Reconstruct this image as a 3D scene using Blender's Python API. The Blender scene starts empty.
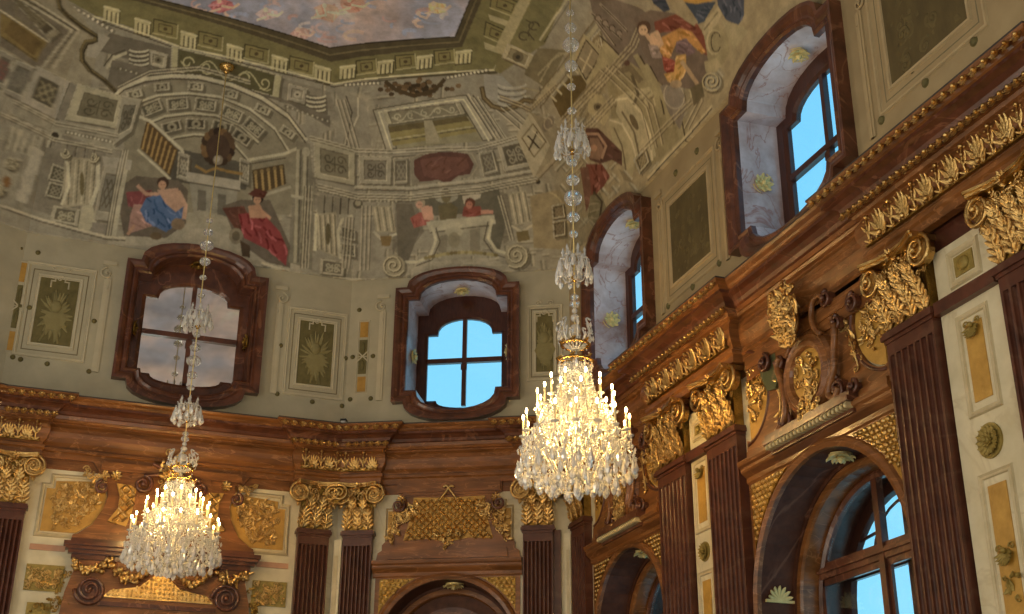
import bpy, math, random
import numpy as np
from mathutils import Vector, Matrix
random.seed(7); rng = np.random.default_rng(5)
PI = math.pi
scene = bpy.context.scene
COL = scene.collection
EYE = 1.6                                   # the eye above the floor

# ------------------------------------------------------------------ camera
FPX, PITCH, ROLL, YAW = 1281.45, .4102, .0064, -.342
FW = np.array([-math.sin(YAW)*math.cos(PITCH), math.cos(YAW)*math.cos(PITCH), math.sin(PITCH)])
_r = np.array([math.cos(YAW), math.sin(YAW), 0.]); _u = np.cross(_r, FW)
_c, _s = math.cos(ROLL), math.sin(ROLL)
RT = _c*_r + _s*_u; UP = -_s*_r + _c*_u
cd = bpy.data.cameras.new('camera'); cam = bpy.data.objects.new('camera', cd); COL.objects.link(cam)
cd.sensor_width = 36; cd.lens = FPX/1024*36; cd.clip_start = .05; cd.clip_end = 300
m = Matrix.Identity(4)
for i in range(3):
    m[i][0] = RT[i]; m[i][1] = UP[i]; m[i][2] = -FW[i]
m[2][3] = EYE
cam.matrix_world = m; scene.camera = cam

# ------------------------------------------------------------------ plan of the hall (metres)
AB = np.array([3.9023, 18.7164]); CB = np.array([7.0, 17.0828]); BE = .4853
P0 = AB + np.array([-4.98, 0]); LB = 3.502
P3 = np.array([7.0, -1.2]); P4 = np.array([3.9023, -2.83]); P5 = np.array([-1.078, -2.83]); P6 = np.array([-4.18, -1.2]); P7 = np.array([-4.18, 17.0828])
ROOM = [P0, AB, CB, P3, P4, P5, P6, P7]     # clockwise seen from above
def frame(o, e):
    x = (e-o)/np.linalg.norm(e-o); y = np.array([-x[1], x[0]])   # x to the right as one faces the wall, y into it
    return (o, x, y)
WALL = {'A': frame(AB, AB+np.array([1., 0])), 'B': frame(AB, CB), 'C': frame(CB, P3)}
def wmat(k, s=0, h=0, o=0):
    org, x, y = WALL[k]; p = org + x*s - y*o
    return Matrix(((x[0], y[0], 0, p[0]), (x[1], y[1], 0, p[1]), (0, 0, 1, h+EYE), (0, 0, 0, 1)))
def ray(px, py):
    d = FW + RT*(px-512)/FPX - UP*(py-307)/FPX
    return d/np.linalg.norm(d)
def at(k, px, py, o=0):
    """where the survey line through a photo point meets the wall plane: metres along the wall, height over the eye"""
    org, x, y = WALL[k]; q = org - y*o; d = ray(px, py)
    t = (q@y)/(d[:2]@y); p = d*t
    return (float((p[:2]-q)@x), float(p[2]))

# ------------------------------------------------------------------ materials
def srgb(c):
    return tuple((v/12.92 if v <= .04045 else ((v+.055)/1.055)**2.4) for v in [x/255 for x in c])
def nd(nt, t, **kw):
    n = nt.nodes.new(t)
    for k, v in kw.items(): setattr(n, k, v)
    return n
def mat(name, c1, c2=None, scale=4, rough=.5, metal=0, bump=0, bscale=30, veins=None, stretch=(1, 1, 1), spec=.5, detail=6, vscale=1.5, coat=0):
    M = bpy.data.materials.new(name); M.use_nodes = True; nt = M.node_tree; bs = nt.nodes['Principled BSDF']
    L = nt.links.new
    tc = nd(nt, 'ShaderNodeTexCoord'); mp = nd(nt, 'ShaderNodeMapping'); mp.inputs['Scale'].default_value = stretch
    L(tc.outputs['Object'], mp.inputs['Vector'])
    no = nd(nt, 'ShaderNodeTexNoise'); no.inputs['Scale'].default_value = scale; no.inputs['Detail'].default_value = detail; no.inputs['Roughness'].default_value = .6
    L(mp.outputs[0], no.inputs['Vector'])
    cr = nd(nt, 'ShaderNodeValToRGB'); e = cr.color_ramp.elements
    e[0].position = .32; e[1].position = .68
    e[0].color = (*srgb(c1), 1); e[1].color = (*srgb(c2 or c1), 1)
    L(no.outputs['Fac'], cr.inputs[0]); out = cr.outputs[0]
    if veins:
        w = nd(nt, 'ShaderNodeTexNoise'); w.inputs['Scale'].default_value = vscale; w.inputs['Detail'].default_value = 8; w.inputs['Distortion'].default_value = 1.6
        L(mp.outputs[0], w.inputs['Vector'])
        r2 = nd(nt, 'ShaderNodeValToRGB'); r2.color_ramp.elements[0].position = .485; r2.color_ramp.elements[0].color = (0, 0, 0, 1)
        r2.color_ramp.elements[1].position = .5; r2.color_ramp.elements[1].color = (.7, .7, .7, 1)
        q = r2.color_ramp.elements.new(.515); q.color = (0, 0, 0, 1)
        L(w.outputs['Fac'], r2.inputs[0])
        mx = nd(nt, 'ShaderNodeMixRGB'); L(r2.outputs[0], mx.inputs[0]); L(out, mx.inputs[1]); mx.inputs[2].default_value = (*srgb(veins), 1); out = mx.outputs[0]
    L(out, bs.inputs['Base Color'])
    bs.inputs['Roughness'].default_value = rough; bs.inputs['Metallic'].default_value = metal
    bs.inputs['Specular IOR Level'].default_value = spec
    if coat: bs.inputs['Coat Weight'].default_value = coat; bs.inputs['Coat Roughness'].default_value = .12
    if bump:
        bn = nd(nt, 'ShaderNodeTexNoise'); bn.inputs['Scale'].default_value = bscale; bn.inputs['Detail'].default_value = 3
        L(tc.outputs['Object'], bn.inputs['Vector']); bp = nd(nt, 'ShaderNodeBump'); bp.inputs['Strength'].default_value = bump; bp.inputs['Distance'].default_value = .02
        L(bn.outputs['Fac'], bp.inputs['Height']); L(bp.outputs[0], bs.inputs['Normal'])
    return M
M = {}
M['brown'] = mat('brown_marble', (92, 56, 26), (142, 90, 46), 3, .34, veins=(168, 118, 76), stretch=(.5, 1, 3), coat=.1, spec=.4)
M['dark'] = mat('dark_red_marble', (66, 36, 26), (98, 56, 40), 5, .32, veins=(98, 66, 50), vscale=.5, spec=.4)
M['frame'] = mat('red_brown_marble', (66, 36, 24), (106, 62, 42), 5, .28, veins=(140, 95, 70), vscale=.9, coat=.15)
M['cream'] = mat('cream_marble', (196, 184, 150), (216, 205, 174), 3, .4, veins=(190, 176, 142), vscale=.6)
M['creamline'] = mat('cream_moulding', (178, 162, 124), (198, 182, 146), 6, .4)
M['gold'] = mat('gilding', (190, 148, 84), (226, 194, 130), 9, .3, 1, bump=.5, bscale=45)
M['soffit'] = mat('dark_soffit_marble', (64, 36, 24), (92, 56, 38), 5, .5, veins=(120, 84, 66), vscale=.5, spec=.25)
M['golddull'] = mat('old_gilding', (128, 98, 44), (176, 142, 74), 9, .42, 1, bump=.5, bscale=60)
M['goldfield'] = mat('ochre_marble', (164, 122, 46), (192, 148, 66), 7, .5, bump=.25, bscale=30)
M['oldgreen'] = mat('olive_ochre_relief', (132, 112, 52), (164, 142, 74), 10, .5, .35, bump=.5, bscale=50)
M['attic'] = mat('painted_plaster', (168, 160, 136), (184, 176, 150), 2.5, .75, bump=.08, bscale=8)
M['atticw'] = mat('painted_plaster_ochre', (150, 130, 94), (166, 146, 108), 2.5, .75, bump=.08, bscale=8)  # browner paint of the long wall, its warm lighting mixed into the colour
M['atticwl'] = mat('painted_plaster_ochre_light', (162, 142, 106), (176, 156, 118), 4, .75)  # moulding tone for that wall, the same warm lighting mixed in
M['atticl'] = mat('painted_plaster_light', (184, 175, 148), (198, 189, 162), 4, .75)
M['atticd'] = mat('painted_plaster_line', (112, 102, 74), (126, 114, 84), 4, .8)
M['olive'] = mat('olive_grisaille', (92, 84, 48), (116, 106, 64), 8, .8)
M['olivel'] = mat('light_grisaille', (128, 118, 76), (146, 136, 92), 8, .8)
M['olived'] = mat('dark_painted_field', (76, 64, 34), (98, 84, 48), 3, .8, stretch=(1.5, 1, .6))
M['olived2'] = mat('faded_painted_trophy', (84, 72, 40), (106, 92, 54), 5, .8)
M['reveal'] = mat('pale_veined_marble', (146, 116, 108), (228, 222, 232), 1.3, .35, veins=(150, 95, 80), vscale=1.4)
M['wood'] = mat('dark_window_wood', (52, 24, 16), (78, 40, 26), 8, .3, stretch=(6, 6, 1))
M['slate'] = mat('dark_lead', (52, 44, 40), (66, 56, 50), 6, .5)
M['silver'] = mat('pale_bronze', (206, 182, 116), (236, 216, 150), 9, .4, .15)
M['dentil'] = mat('pale_gilt_dentil', (190, 170, 120), (214, 196, 150), 9, .45, .3)
M['green'] = mat('green_marble', (66, 70, 46), (88, 92, 62), 3, .3, veins=(150, 120, 90))
M['floor'] = mat('floor_marble', (150, 120, 96), (176, 150, 124), 1.5, .25)
M['pink'] = mat('pink_marble', (176, 128, 96), (196, 150, 118), 6, .4)
M['white'] = mat('white_plastic', (225, 225, 220), None, 2, .4)
M['black'] = mat('black_plastic', (18, 18, 18), None, 2, .4)
M['wax'] = mat('candle_sleeve', (238, 222, 176), None, 4, .4)
M['brass'] = mat('gilt_brass', (190, 150, 84), (220, 184, 116), 8, .25, 1)
def crystal_mat(name, col, tr, rough):
    Mt = bpy.data.materials.new(name); Mt.use_nodes = True; b = Mt.node_tree.nodes['Principled BSDF']
    b.inputs['Base Color'].default_value = (*col, 1); b.inputs['Transmission Weight'].default_value = tr
    b.inputs['Roughness'].default_value = rough; b.inputs['IOR'].default_value = 1.5
    return Mt
M['crystal'] = crystal_mat('cut_crystal', (.95, .94, .9), .5, .1)
M['glassarm'] = crystal_mat('crystal_arm_glass', (.9, .9, .86), .5, .1)
def pane_mat():
    Mt = bpy.data.materials.new('window_glass'); Mt.use_nodes = True; nt = Mt.node_tree; nt.nodes.clear(); L = nt.links.new
    o = nd(nt, 'ShaderNodeOutputMaterial'); t = nd(nt, 'ShaderNodeBsdfTransparent'); t.inputs[0].default_value = (.96, .98, .99, 1)
    g = nd(nt, 'ShaderNodeBsdfGlossy'); g.inputs['Roughness'].default_value = .02
    mx = nd(nt, 'ShaderNodeMixShader'); mx.inputs[0].default_value = .06
    L(t.outputs[0], mx.inputs[1]); L(g.outputs[0], mx.inputs[2]); L(mx.outputs[0], o.inputs[0]); return Mt
M['pane'] = pane_mat()
def mirror_mat():
    Mt = bpy.data.materials.new('old_mirror_glass'); Mt.use_nodes = True; b = Mt.node_tree.nodes['Principled BSDF']
    b.inputs['Base Color'].default_value = (.8, .8, .76, 1); b.inputs['Metallic'].default_value = 1; b.inputs['Roughness'].default_value = .04
    return Mt
M['mirror'] = mirror_mat()
def emit(name, col, st):
    Mt = bpy.data.materials.new(name); Mt.use_nodes = True; nt = Mt.node_tree; b = nt.nodes['Principled BSDF']
    b.inputs['Base Color'].default_value = (1, .9, .7, 1); b.inputs['Emission Color'].default_value = (*col, 1); b.inputs['Emission Strength'].default_value = st
    return Mt
M['flame'] = emit('glowing_candle_bulb', (1, .72, .34), 45)

# ------------------------------------------------------------------ mesh collector.  x right, y into the wall, z up; o = towards the room
class MB:
    def __init__(s): s.v = []; s.f = []; s.sm = []; s.mi = []; s.cur = 0
    def add(s, vs, fs, smooth=False):
        b = len(s.v); s.v += [tuple(v) for v in vs]; s.f += [tuple(i+b for i in f) for f in fs]; s.sm += [smooth]*len(fs); s.mi += [s.cur]*len(fs); return s
    def box(s, x0, x1, o0, o1, z0, z1):
        vs = [(x, -o, z) for z in (z0, z1) for o in (o0, o1) for x in (x0, x1)]
        return s.add(vs, [(0, 1, 3, 2), (4, 6, 7, 5), (0, 4, 5, 1), (2, 3, 7, 6), (0, 2, 6, 4), (1, 5, 7, 3)])
    def prism(s, poly, o0, o1, smooth=False):
        n = len(poly); a = sum(poly[i][0]*poly[(i+1) % n][1]-poly[(i+1) % n][0]*poly[i][1] for i in range(n))
        if a < 0: poly = poly[::-1]
        vs = [(x, -o1, z) for x, z in poly] + [(x, -o0, z) for x, z in poly]
        s.add(vs, [tuple(range(n))]); b = len(s.v)-2*n
        s.f += [tuple(b+n+i for i in reversed(range(n)))]; s.sm += [False]; s.mi += [s.cur]
        for i in range(n):
            j = (i+1) % n; s.f.append((b+i, b+n+i, b+n+j, b+j)); s.sm.append(False); s.mi.append(s.cur)
        return s
    def sweep(s, path, prof, closed=True, smooth=False):
        """moulding along a path of (x, z): prof lists (outward, o)"""
        rows = [offset_poly(path, p, closed) for p, o in prof]; n = len(path); m_ = len(prof)
        vs = [(rows[j][i][0], -prof[j][1], rows[j][i][1]) for i in range(n) for j in range(m_)]
        fs = []
        for i in range(n if closed else n-1):
            k = (i+1) % n
            for j in range(m_-1): fs.append((i*m_+j, i*m_+j+1, k*m_+j+1, k*m_+j))
        if not closed: fs += [tuple(range(m_)), tuple((n-1)*m_+j for j in reversed(range(m_)))]
        return s.add(vs, fs, smooth)
    def tube(s, pts, rad, seg=6, smooth=True):
        pts = [Vector(p) for p in pts]; n = len(pts); rad = rad if isinstance(rad, (list, tuple)) else [rad]*n
        vs = []; ref = None
        for i, p in enumerate(pts):
            t = (pts[min(i+1, n-1)]-pts[max(i-1, 0)])
            if t.length < 1e-9: t = Vector((0, 0, 1))
            t.normalize()
            if ref is None: ref = Vector((0, 1, 0)) if abs(t.y) < .9 else Vector((1, 0, 0))
            a = (ref - t*ref.dot(t))
            if a.length < 1e-6: a = t.orthogonal()
            a.normalize(); ref = a; b = t.cross(a)
            for k in range(seg):
                q = 2*PI*k/seg; vs.append(p + (a*math.cos(q)+b*math.sin(q))*rad[i])
        fs = [(i*seg+k, i*seg+(k+1) % seg, (i+1)*seg+(k+1) % seg, (i+1)*seg+k) for i in range(n-1) for k in range(seg)]
        fs += [tuple(reversed(range(seg))), tuple((n-1)*seg+k for k in range(seg))]
        return s.add(vs, fs, smooth)
    def ball(s, c, r, seg=8, rings=5, smooth=True):
        rx, ry, rz = r if isinstance(r, tuple) else (r, r, r); vs = [(c[0], c[1], c[2]-rz)]
        for i in range(1, rings):
            a = -PI/2+PI*i/rings
            for k in range(seg): q = 2*PI*k/seg; vs.append((c[0]+rx*math.cos(a)*math.cos(q), c[1]+ry*math.cos(a)*math.sin(q), c[2]+rz*math.sin(a)))
        vs.append((c[0], c[1], c[2]+rz)); fs = []; T = len(vs)-1
        for k in range(seg):
            j = (k+1) % seg; fs.append((0, 1+j, 1+k)); fs.append((T, 1+(rings-2)*seg+k, 1+(rings-2)*seg+j))
            for i in range(rings-2): fs.append((1+i*seg+k, 1+i*seg+j, 1+(i+1)*seg+j, 1+(i+1)*seg+k))
        return s.add(vs, fs, smooth)
    def lathe(s, prof, c=(0, 0, 0), seg=12, smooth=True):
        vs = []; n = len(prof)
        for r, z in prof:
            for k in range(seg): q = 2*PI*k/seg; vs.append((c[0]+r*math.cos(q), c[1]+r*math.sin(q), c[2]+z))
        fs = [(i*seg+k, i*seg+(k+1) % seg, (i+1)*seg+(k+1) % seg, (i+1)*seg+k) for i in range(n-1) for k in range(seg)]
        fs += [tuple(reversed(range(seg))), tuple((n-1)*seg+k for k in range(seg))]
        return s.add(vs, fs, smooth)
    def scroll(s, c, r, turns=1.8, start=0, sgn=1, o=0, th=.02, oo=.05, bulge=.03):
        """volute: a spiral rib with a boss, in the wall plane round c=(x,z)"""
        n = int(14*turns); pts = []; rad = []
        for i in range(n+1):
            f = i/n; q = start+sgn*2*PI*turns*f; rr = r*(1-f)**.8+.08*r
            pts.append((c[0]+rr*math.cos(q), -(o+oo*.5+bulge*f), c[1]+rr*math.sin(q))); rad.append(th*(1-.45*f))
        s.tube(pts, rad, 5); s.ball((c[0], -(o+bulge+oo*.5), c[1]), th*1.2, 6, 4); return s
    def leaf(s, base, tip, w, o0, curl, th=.012, lobes=3, rib=True):
        """acanthus leaf standing off the wall from base to tip (x,z)"""
        bx, bz = base; dx, dz = tip[0]-bx, tip[1]-bz; L = math.hypot(dx, dz) or 1e-6; ux, uz = dx/L, dz/L; px, pz = -uz, ux
        n = 6; vs = []; W = (-1, -.45, 0, .45, 1)
        for side in (1, 0):
            for i in range(n+1):
                f = i/n; ww = w*.5*math.sin(PI*min(1, (.22+.78*f)))**.7*(1-.28*abs(math.sin(PI*lobes*f))) if f < 1 else w*.06
                out = o0 + curl*f**1.6 + (.0 if side else -th)
                ff = f-.12*max(0, f-.8)/.2
                for a in W:
                    cup = (w*.16)*(1-abs(a)) if side else 0
                    vs.append((bx+ux*L*ff+px*ww*a, -(out+cup), bz+uz*L*ff+pz*ww*a))
        m_ = 5; K = (n+1)*m_; fs = []
        for i in range(n):
            for j in range(m_-1):
                a = i*m_+j; fs.append((a, a+m_, a+m_+1, a+1)); fs.append((K+a, K+a+1, K+a+m_+1, K+a+m_))
            for j in (0, m_-1):
                a = i*m_+j; fs.append((a, K+a, K+a+m_, a+m_))
        return s.add(vs, fs, True)
    def acan(s, base, tip, w, o0, curl, n=4):
        """ruffled acanthus leaf made of leaflets along a curling rib"""
        bx, bz = base; dx, dz = tip[0]-bx, tip[1]-bz; a = math.atan2(dz, dx); L = math.hypot(dx, dz)
        P = [(bx+dx*f, -(o0+curl*f**1.7), bz+dz*f) for f in (0, .33, .66, .9)]; s.tube(P, [w*.09, w*.08, w*.06, w*.03], 5)
        for i in range(n):
            f = .08+.8*i/n; oo = o0+curl*f**1.7; l = w*(.62-.22*f)
            for sg in (-1, 1):
                q = a+sg*math.radians(58-18*f); c = (bx+dx*f, bz+dz*f); s.leaf(c, (c[0]+l*math.cos(q), c[1]+l*math.sin(q)), w*.34, oo, .012+curl*.22, .008, 1)
        f = .82; c = (bx+dx*f, bz+dz*f); oo = o0+curl*f**1.7
        for d in (-30, 0, 30): q = a+math.radians(d); s.leaf(c, (c[0]+w*.36*math.cos(q), c[1]+w*.36*math.sin(q)), w*.3, oo, .03+curl*.3, .008, 1)
        return s
    def rosette(s, c, r, o=0, n=8, th=.02):
        for k in range(n):
            q = 2*PI*k/n; s.leaf(c, (c[0]+r*math.cos(q), c[1]+r*math.sin(q)), r*.62, o, th, .006, 1)
        s.ball((c[0], -(o+th), c[1]), (r*.24, th*.9, r*.24), 8, 4); return s
    def build(s, name, mats, parent=None, mw=None):
        me = bpy.data.meshes.new(name); me.from_pydata([tuple(map(float, v)) for v in s.v], [], s.f)
        if not isinstance(mats, (list, tuple)): mats = [mats]
        for q in mats: me.materials.append(q)
        me.polygons.foreach_set('use_smooth', s.sm); me.polygons.foreach_set('material_index', s.mi); me.update()
        o = bpy.data.objects.new(name, me); COL.objects.link(o)
        if parent is not None: o.parent = parent
        if mw is not None: o.matrix_world = mw
        return o
def offset_poly(pts, d, closed=True):
    """shift a 2-D line sideways by d to its left-hand... outward side for a clockwise path"""
    n = len(pts); out = []
    def nrm(a, b):
        x, y = b[0]-a[0], b[1]-a[1]; l = math.hypot(x, y) or 1e-9; return (-y/l, x/l)
    for i in range(n):
        a = pts[(i-1) % n] if (closed or i > 0) else None; c = pts[(i+1) % n] if (closed or i < n-1) else None; b = pts[i]
        if a is None: n1 = n2 = nrm(b, c)
        elif c is None: n1 = n2 = nrm(a, b)
        else: n1, n2 = nrm(a, b), nrm(b, c)
        k = 1+n1[0]*n2[0]+n1[1]*n2[1]
        if k < .25: k = .25
        out.append((b[0]+d*(n1[0]+n2[0])/k, b[1]+d*(n1[1]+n2[1])/k))
    return out
def tag(o, label=None, cat=None, group=None, kind=None):
    if label: o['label'] = label
    if cat: o['category'] = cat
    if group: o['group'] = group
    if kind: o['kind'] = kind
    return o
def thing(name, label, cat, mw, group=None, kind=None):
    o = bpy.data.objects.new(name, None); COL.objects.link(o); o.empty_display_size = .1; o.matrix_world = mw
    return tag(o, label, cat, group, kind)
def copy_tree(o, parent=None):
    c = o.copy(); COL.objects.link(c); c.parent = parent
    for ch in list(o.children): copy_tree(ch, c)
    return c
def inpoly(x, z, poly):
    r = False; n = len(poly)
    for i in range(n):
        x1, z1 = poly[i]; x2, z2 = poly[(i+1) % n]
        if (z1 > z) != (z2 > z) and x < (x2-x1)*(z-z1)/(z2-z1)+x1: r = not r
    return r
def foliage(mb, poly, n, size, o, curls=.35):
    """gilded foliage: leaves, curls and berries scattered over a field"""
    xs = [p[0] for p in poly]; zs = [p[1] for p in poly]; k = 0; tries = 0
    while k < n and tries < n*30:
        tries += 1
        x = random.uniform(min(xs), max(xs)); z = random.uniform(min(zs), max(zs))
        if not inpoly(x, z, poly): continue
        k += 1; q = random.uniform(0, 2*PI); sz = size*random.uniform(.7, 1.4)
        t = random.random()
        if t < curls: mb.scroll((x, z), sz*.6, 1.2, q, random.choice((-1, 1)), o, sz*.15, sz*.3, sz*.2)
        elif t < .82: mb.leaf((x, z), (x+sz*1.5*math.cos(q), z+sz*1.5*math.sin(q)), sz*.8, o+.004, sz*.5, .008, 2)
        else: mb.ball((x, -o-sz*.15, z), sz*.3, 6, 4)
def lattice(mb, poly, step, o, th=.012, ros=True):
    xs = [p[0] for p in poly]; zs = [p[1] for p in poly]; x0, x1, z0, z1 = min(xs), max(xs), min(zs), max(zs)
    nx = int((x1-x0)/step)+1; nz = int((z1-z0)/step)+1
    for i in range(nx*2+1):
        for j in range(nz*2+1):
            if (i+j) % 2: continue
            x, z = x0+i*step/2, z0+j*step/2
            if not inpoly(x, z, poly): continue
            if ros: mb.rosette((x, z), step*.3, o, 5, .02)
            for sx, sz in ((1, 1), (1, -1)):
                x2, z2 = x+sx*step/2, z+sz*step/2
                if inpoly(x2, z2, poly): mb.tube([(x, -o-.006, z), (x2, -o-.006, z2)], th*.6, 4, False)
GAIN = 2.9

# ------------------------------------------------------------------ ceiling: a coved vault over the octagon, painted with architecture
H0, H1, D1 = 8.7, 11.9, 2.8
def hcove(d):
    q = np.clip(np.asarray(d, float)/D1, 0, 1); return H0+(H1-H0)*np.sqrt(1-(1-q)**2)
EDG = []
for i in range(8):
    a, b = ROOM[i], ROOM[(i+1) % 8]; x = (b-a)/np.linalg.norm(b-a); EDG.append((a, np.array([x[1], -x[0]])))   # inward normal
def inset(d):
    out = []
    for i in range(8):
        (a, n1), (b, n2) = EDG[i-1], EDG[i]
        A2 = np.array([n1, n2]); out.append(np.linalg.solve(A2, [n1@a+d, n2@b+d]))
    return out
_en = np.array([n for _, n in EDG]); _ec = np.array([a@n for a, n in EDG])
HUB = np.array([1.4, 8., 3.])               # a point in the hall from which the vault is mapped like a map of the sky
def dome(P):
    v = P-HUB; v = v/np.linalg.norm(v, axis=-1, keepdims=True); return v[..., :2]/(1+v[..., 2:3])
def vault(pts):
    """survey points of the photo -> points on the vault -> dome map"""
    D = np.array([ray(x, y) for x, y in pts]); N = len(D)
    ts = np.linspace(6, 34, 240); P = D[:, None, :]*ts[None, :, None]
    d = (P[..., :2]@_en.T - _ec).min(-1); g = P[..., 2]-np.where(d < 0, -1, hcove(d))
    hit = np.argmax(g > 0, 1); lo = ts[np.maximum(hit-1, 0)]; hi = ts[hit]
    for _ in range(14):
        mid = (lo+hi)/2; p = D*mid[:, None]; d = (p[:, :2]@_en.T-_ec).min(-1); g = p[:, 2]-np.where(d < 0, -1, hcove(d))
        lo = np.where(g > 0, lo, mid); hi = np.where(g > 0, mid, hi)
    return dome(D*hi[:, None])
GRIDS = []
def ceiling_mesh():
    V = []; F = []
    dv = [-.1]+[D1*(1-math.cos(a)) for a in np.linspace(0, PI/2, 430)] + list(np.linspace(D1, 4.0, 130)[1:])
    dl = [-.1]+[D1*(1-math.cos(a)) for a in np.linspace(0, PI/2, 24)] + [3.4, 4.0]
    rings = {0: inset(0)}
    for i in range(8):
        fine = i in (0, 1, 2, 7); ds = dv if fine else dl; base = len(V)
        if i == 0: us = np.linspace(0, 1, 540)
        elif i == 1: us = np.linspace(0, 1, 380)
        elif i == 7: us = np.linspace(0, 1, 120)
        elif i == 2: us = np.concatenate([np.linspace(0, .52, 1000), np.linspace(.52, 1, 40)[1:]])
        else: us = np.linspace(0, 1, 12)
        for d in ds:
            ins = inset(d); a, b = ins[i], ins[(i+1) % 8]; h = float(hcove(d))
            for u in us: p = a+(b-a)*u; V.append((p[0], p[1], h))
        n, m_ = len(ds), len(us); GRIDS.append((base, n, m_))
        F += [(base+r*m_+c, base+(r+1)*m_+c, base+(r+1)*m_+c+1, base+r*m_+c+1) for r in range(n-1) for c in range(m_-1)]
    ins = inset(4.0); b = len(V); K = 20; rim = [ins[i]+(ins[(i+1) % 8]-ins[i])*j/K for i in range(8) for j in range(K)]; n8 = len(rim); cc = np.array([1.41, 7.94])
    for r in range(40):
        f = r/40
        V += [(p[0]+(cc[0]-p[0])*f, p[1]+(cc[1]-p[1])*f, H1) for p in rim]
    F += [(b+r*n8+j, b+r*n8+(j+1) % n8, b+(r+1)*n8+(j+1) % n8, b+(r+1)*n8+j) for r in range(39) for j in range(n8)]; F.append(tuple(b+39*n8+j for j in range(n8)))
    return np.array(V), F
CV, CF = ceiling_mesh()
DM = dome(CV); NV = len(CV)
INS = (CV[:, :2]@_en.T-_ec).min(-1)
PAINT = np.zeros((NV, 3))
NG = 160; _g0 = DM.min(0); _gs = (DM.max(0)-_g0).max()/NG*1.0001
_cell = ((DM-_g0)/_gs).astype(int); _key = _cell[:, 0]*NG+_cell[:, 1]; _ord = np.argsort(_key, kind='stable'); _ks = _key[_ord]
def near(x0, y0, x1, y1):
    a0, b0 = np.clip(((np.array([x0, y0])-_g0)/_gs).astype(int), 0, NG-1); a1, b1 = np.clip(((np.array([x1, y1])-_g0)/_gs).astype(int), 0, NG-1)
    lo = np.searchsorted(_ks, np.arange(a0, a1+1)*NG+b0, 'left'); hi = np.searchsorted(_ks, np.arange(a0, a1+1)*NG+b1, 'right')
    idx = np.concatenate([_ord[l:h] for l, h in zip(lo, hi)]) if len(lo) else np.zeros(0, int)
    return idx[(DM[idx, 0] >= x0) & (DM[idx, 0] <= x1) & (DM[idx, 1] >= y0) & (DM[idx, 1] <= y1)]
def C3(c):
    g = .3*c[0]+.55*c[1]+.15*c[2]; return np.array(srgb([g+(v-g)*.78 for v in c]))
# ground coat: stone colour, cooler over the end walls, browner along the long wall with its warm light mixed in
wx = np.clip((CV[:, 0]-5.6)/1.2, 0, 1)[:, None]*np.clip((17.6-CV[:, 1])/1.5, 0, 1)[:, None]
PAINT[:] = C3((106, 100, 80))*(1-wx) + C3((112, 96, 62))*wx
def poly(c, pts, al=1.0):
    if len(pts) < 3: return
    q = vault(pts); x0, y0 = q.min(0); x1, y1 = q.max(0)
    idx = near(x0, y0, x1, y1)
    if not len(idx): return
    X, Y = DM[idx, 0], DM[idx, 1]; r = np.zeros(len(idx), bool); n = len(q)
    for i in range(n):
        xa, ya = q[i]; xb, yb = q[(i+1) % n]
        if ya == yb: continue
        k = ((ya > Y) != (yb > Y)) & (X < (xb-xa)*(Y-ya)/(yb-ya)+xa); r ^= k
    idx = idx[r]; PAINT[idx] = PAINT[idx]*(1-al)+C3(c)*al
def line(c, w, pts, al=1.0, closed=False):
    pts = list(pts)+([pts[0]] if closed else [])
    for (xa, ya), (xb, yb) in zip(pts, pts[1:]):
        l = math.hypot(xb-xa, yb-ya)
        if l < .2: continue
        ux, uy = (xb-xa)/l*w/2, (yb-ya)/l*w/2
        poly(c, [(xa-uy-ux*.6, ya+ux-uy*.6), (xb-uy+ux*.6, yb+ux+uy*.6), (xb+uy+ux*.6, yb-ux+uy*.6), (xa+uy-ux*.6, ya-ux-uy*.6)], al)
def ell(c, cx, cy, rx, ry, rot=0, al=1.0, n=20):
    q = math.radians(rot); poly(c, [(cx+rx*math.cos(t)*math.cos(q)-ry*math.sin(t)*math.sin(q), cy+rx*math.cos(t)*math.sin(q)+ry*math.sin(t)*math.cos(q)) for t in [2*PI*i/n for i in range(n)]], al)
def arcp(cx, cy, rx, ry, a0, a1, n=18, rot=0):
    q = math.radians(rot); r = []
    for i in range(n+1):
        t = math.radians(a0+(a1-a0)*i/n); X, Y = rx*math.cos(t), -ry*math.sin(t); r.append((cx+X*math.cos(q)-Y*math.sin(q), cy+X*math.sin(q)+Y*math.cos(q)))
    return r
LT, MD, DK, VD = (134, 126, 98), (104, 98, 76), (70, 64, 46), (48, 42, 28)
def spiral(cx, cy, r, c1=(138, 130, 98), c2=(66, 58, 38), sgn=1, turns=2.2, st=0):
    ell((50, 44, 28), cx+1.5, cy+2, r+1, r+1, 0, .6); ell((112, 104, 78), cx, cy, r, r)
    P = []
    for i in range(int(turns*12)+1):
        f = i/(turns*12); q = st+sgn*2*PI*turns*f; rr = r*(1-f)+.8; P.append((cx+rr*math.cos(q), cy+rr*math.sin(q)))
    line(c2, 2.2, P); line(c1, 1.3, [(x-.8, y-.8) for x, y in P])
def bil(q, u, v):
    (ax, ay), (bx, by), (cx, cy), (dx, dy) = q   # tl tr br bl
    return ((ax*(1-u)+bx*u)*(1-v)+(dx*(1-u)+cx*u)*v, (ay*(1-u)+by*u)*(1-v)+(dy*(1-u)+cy*u)*v)
def sub(q, u0, v0, u1, v1): return [bil(q, u0, v0), bil(q, u1, v0), bil(q, u1, v1), bil(q, u0, v1)]
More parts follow.
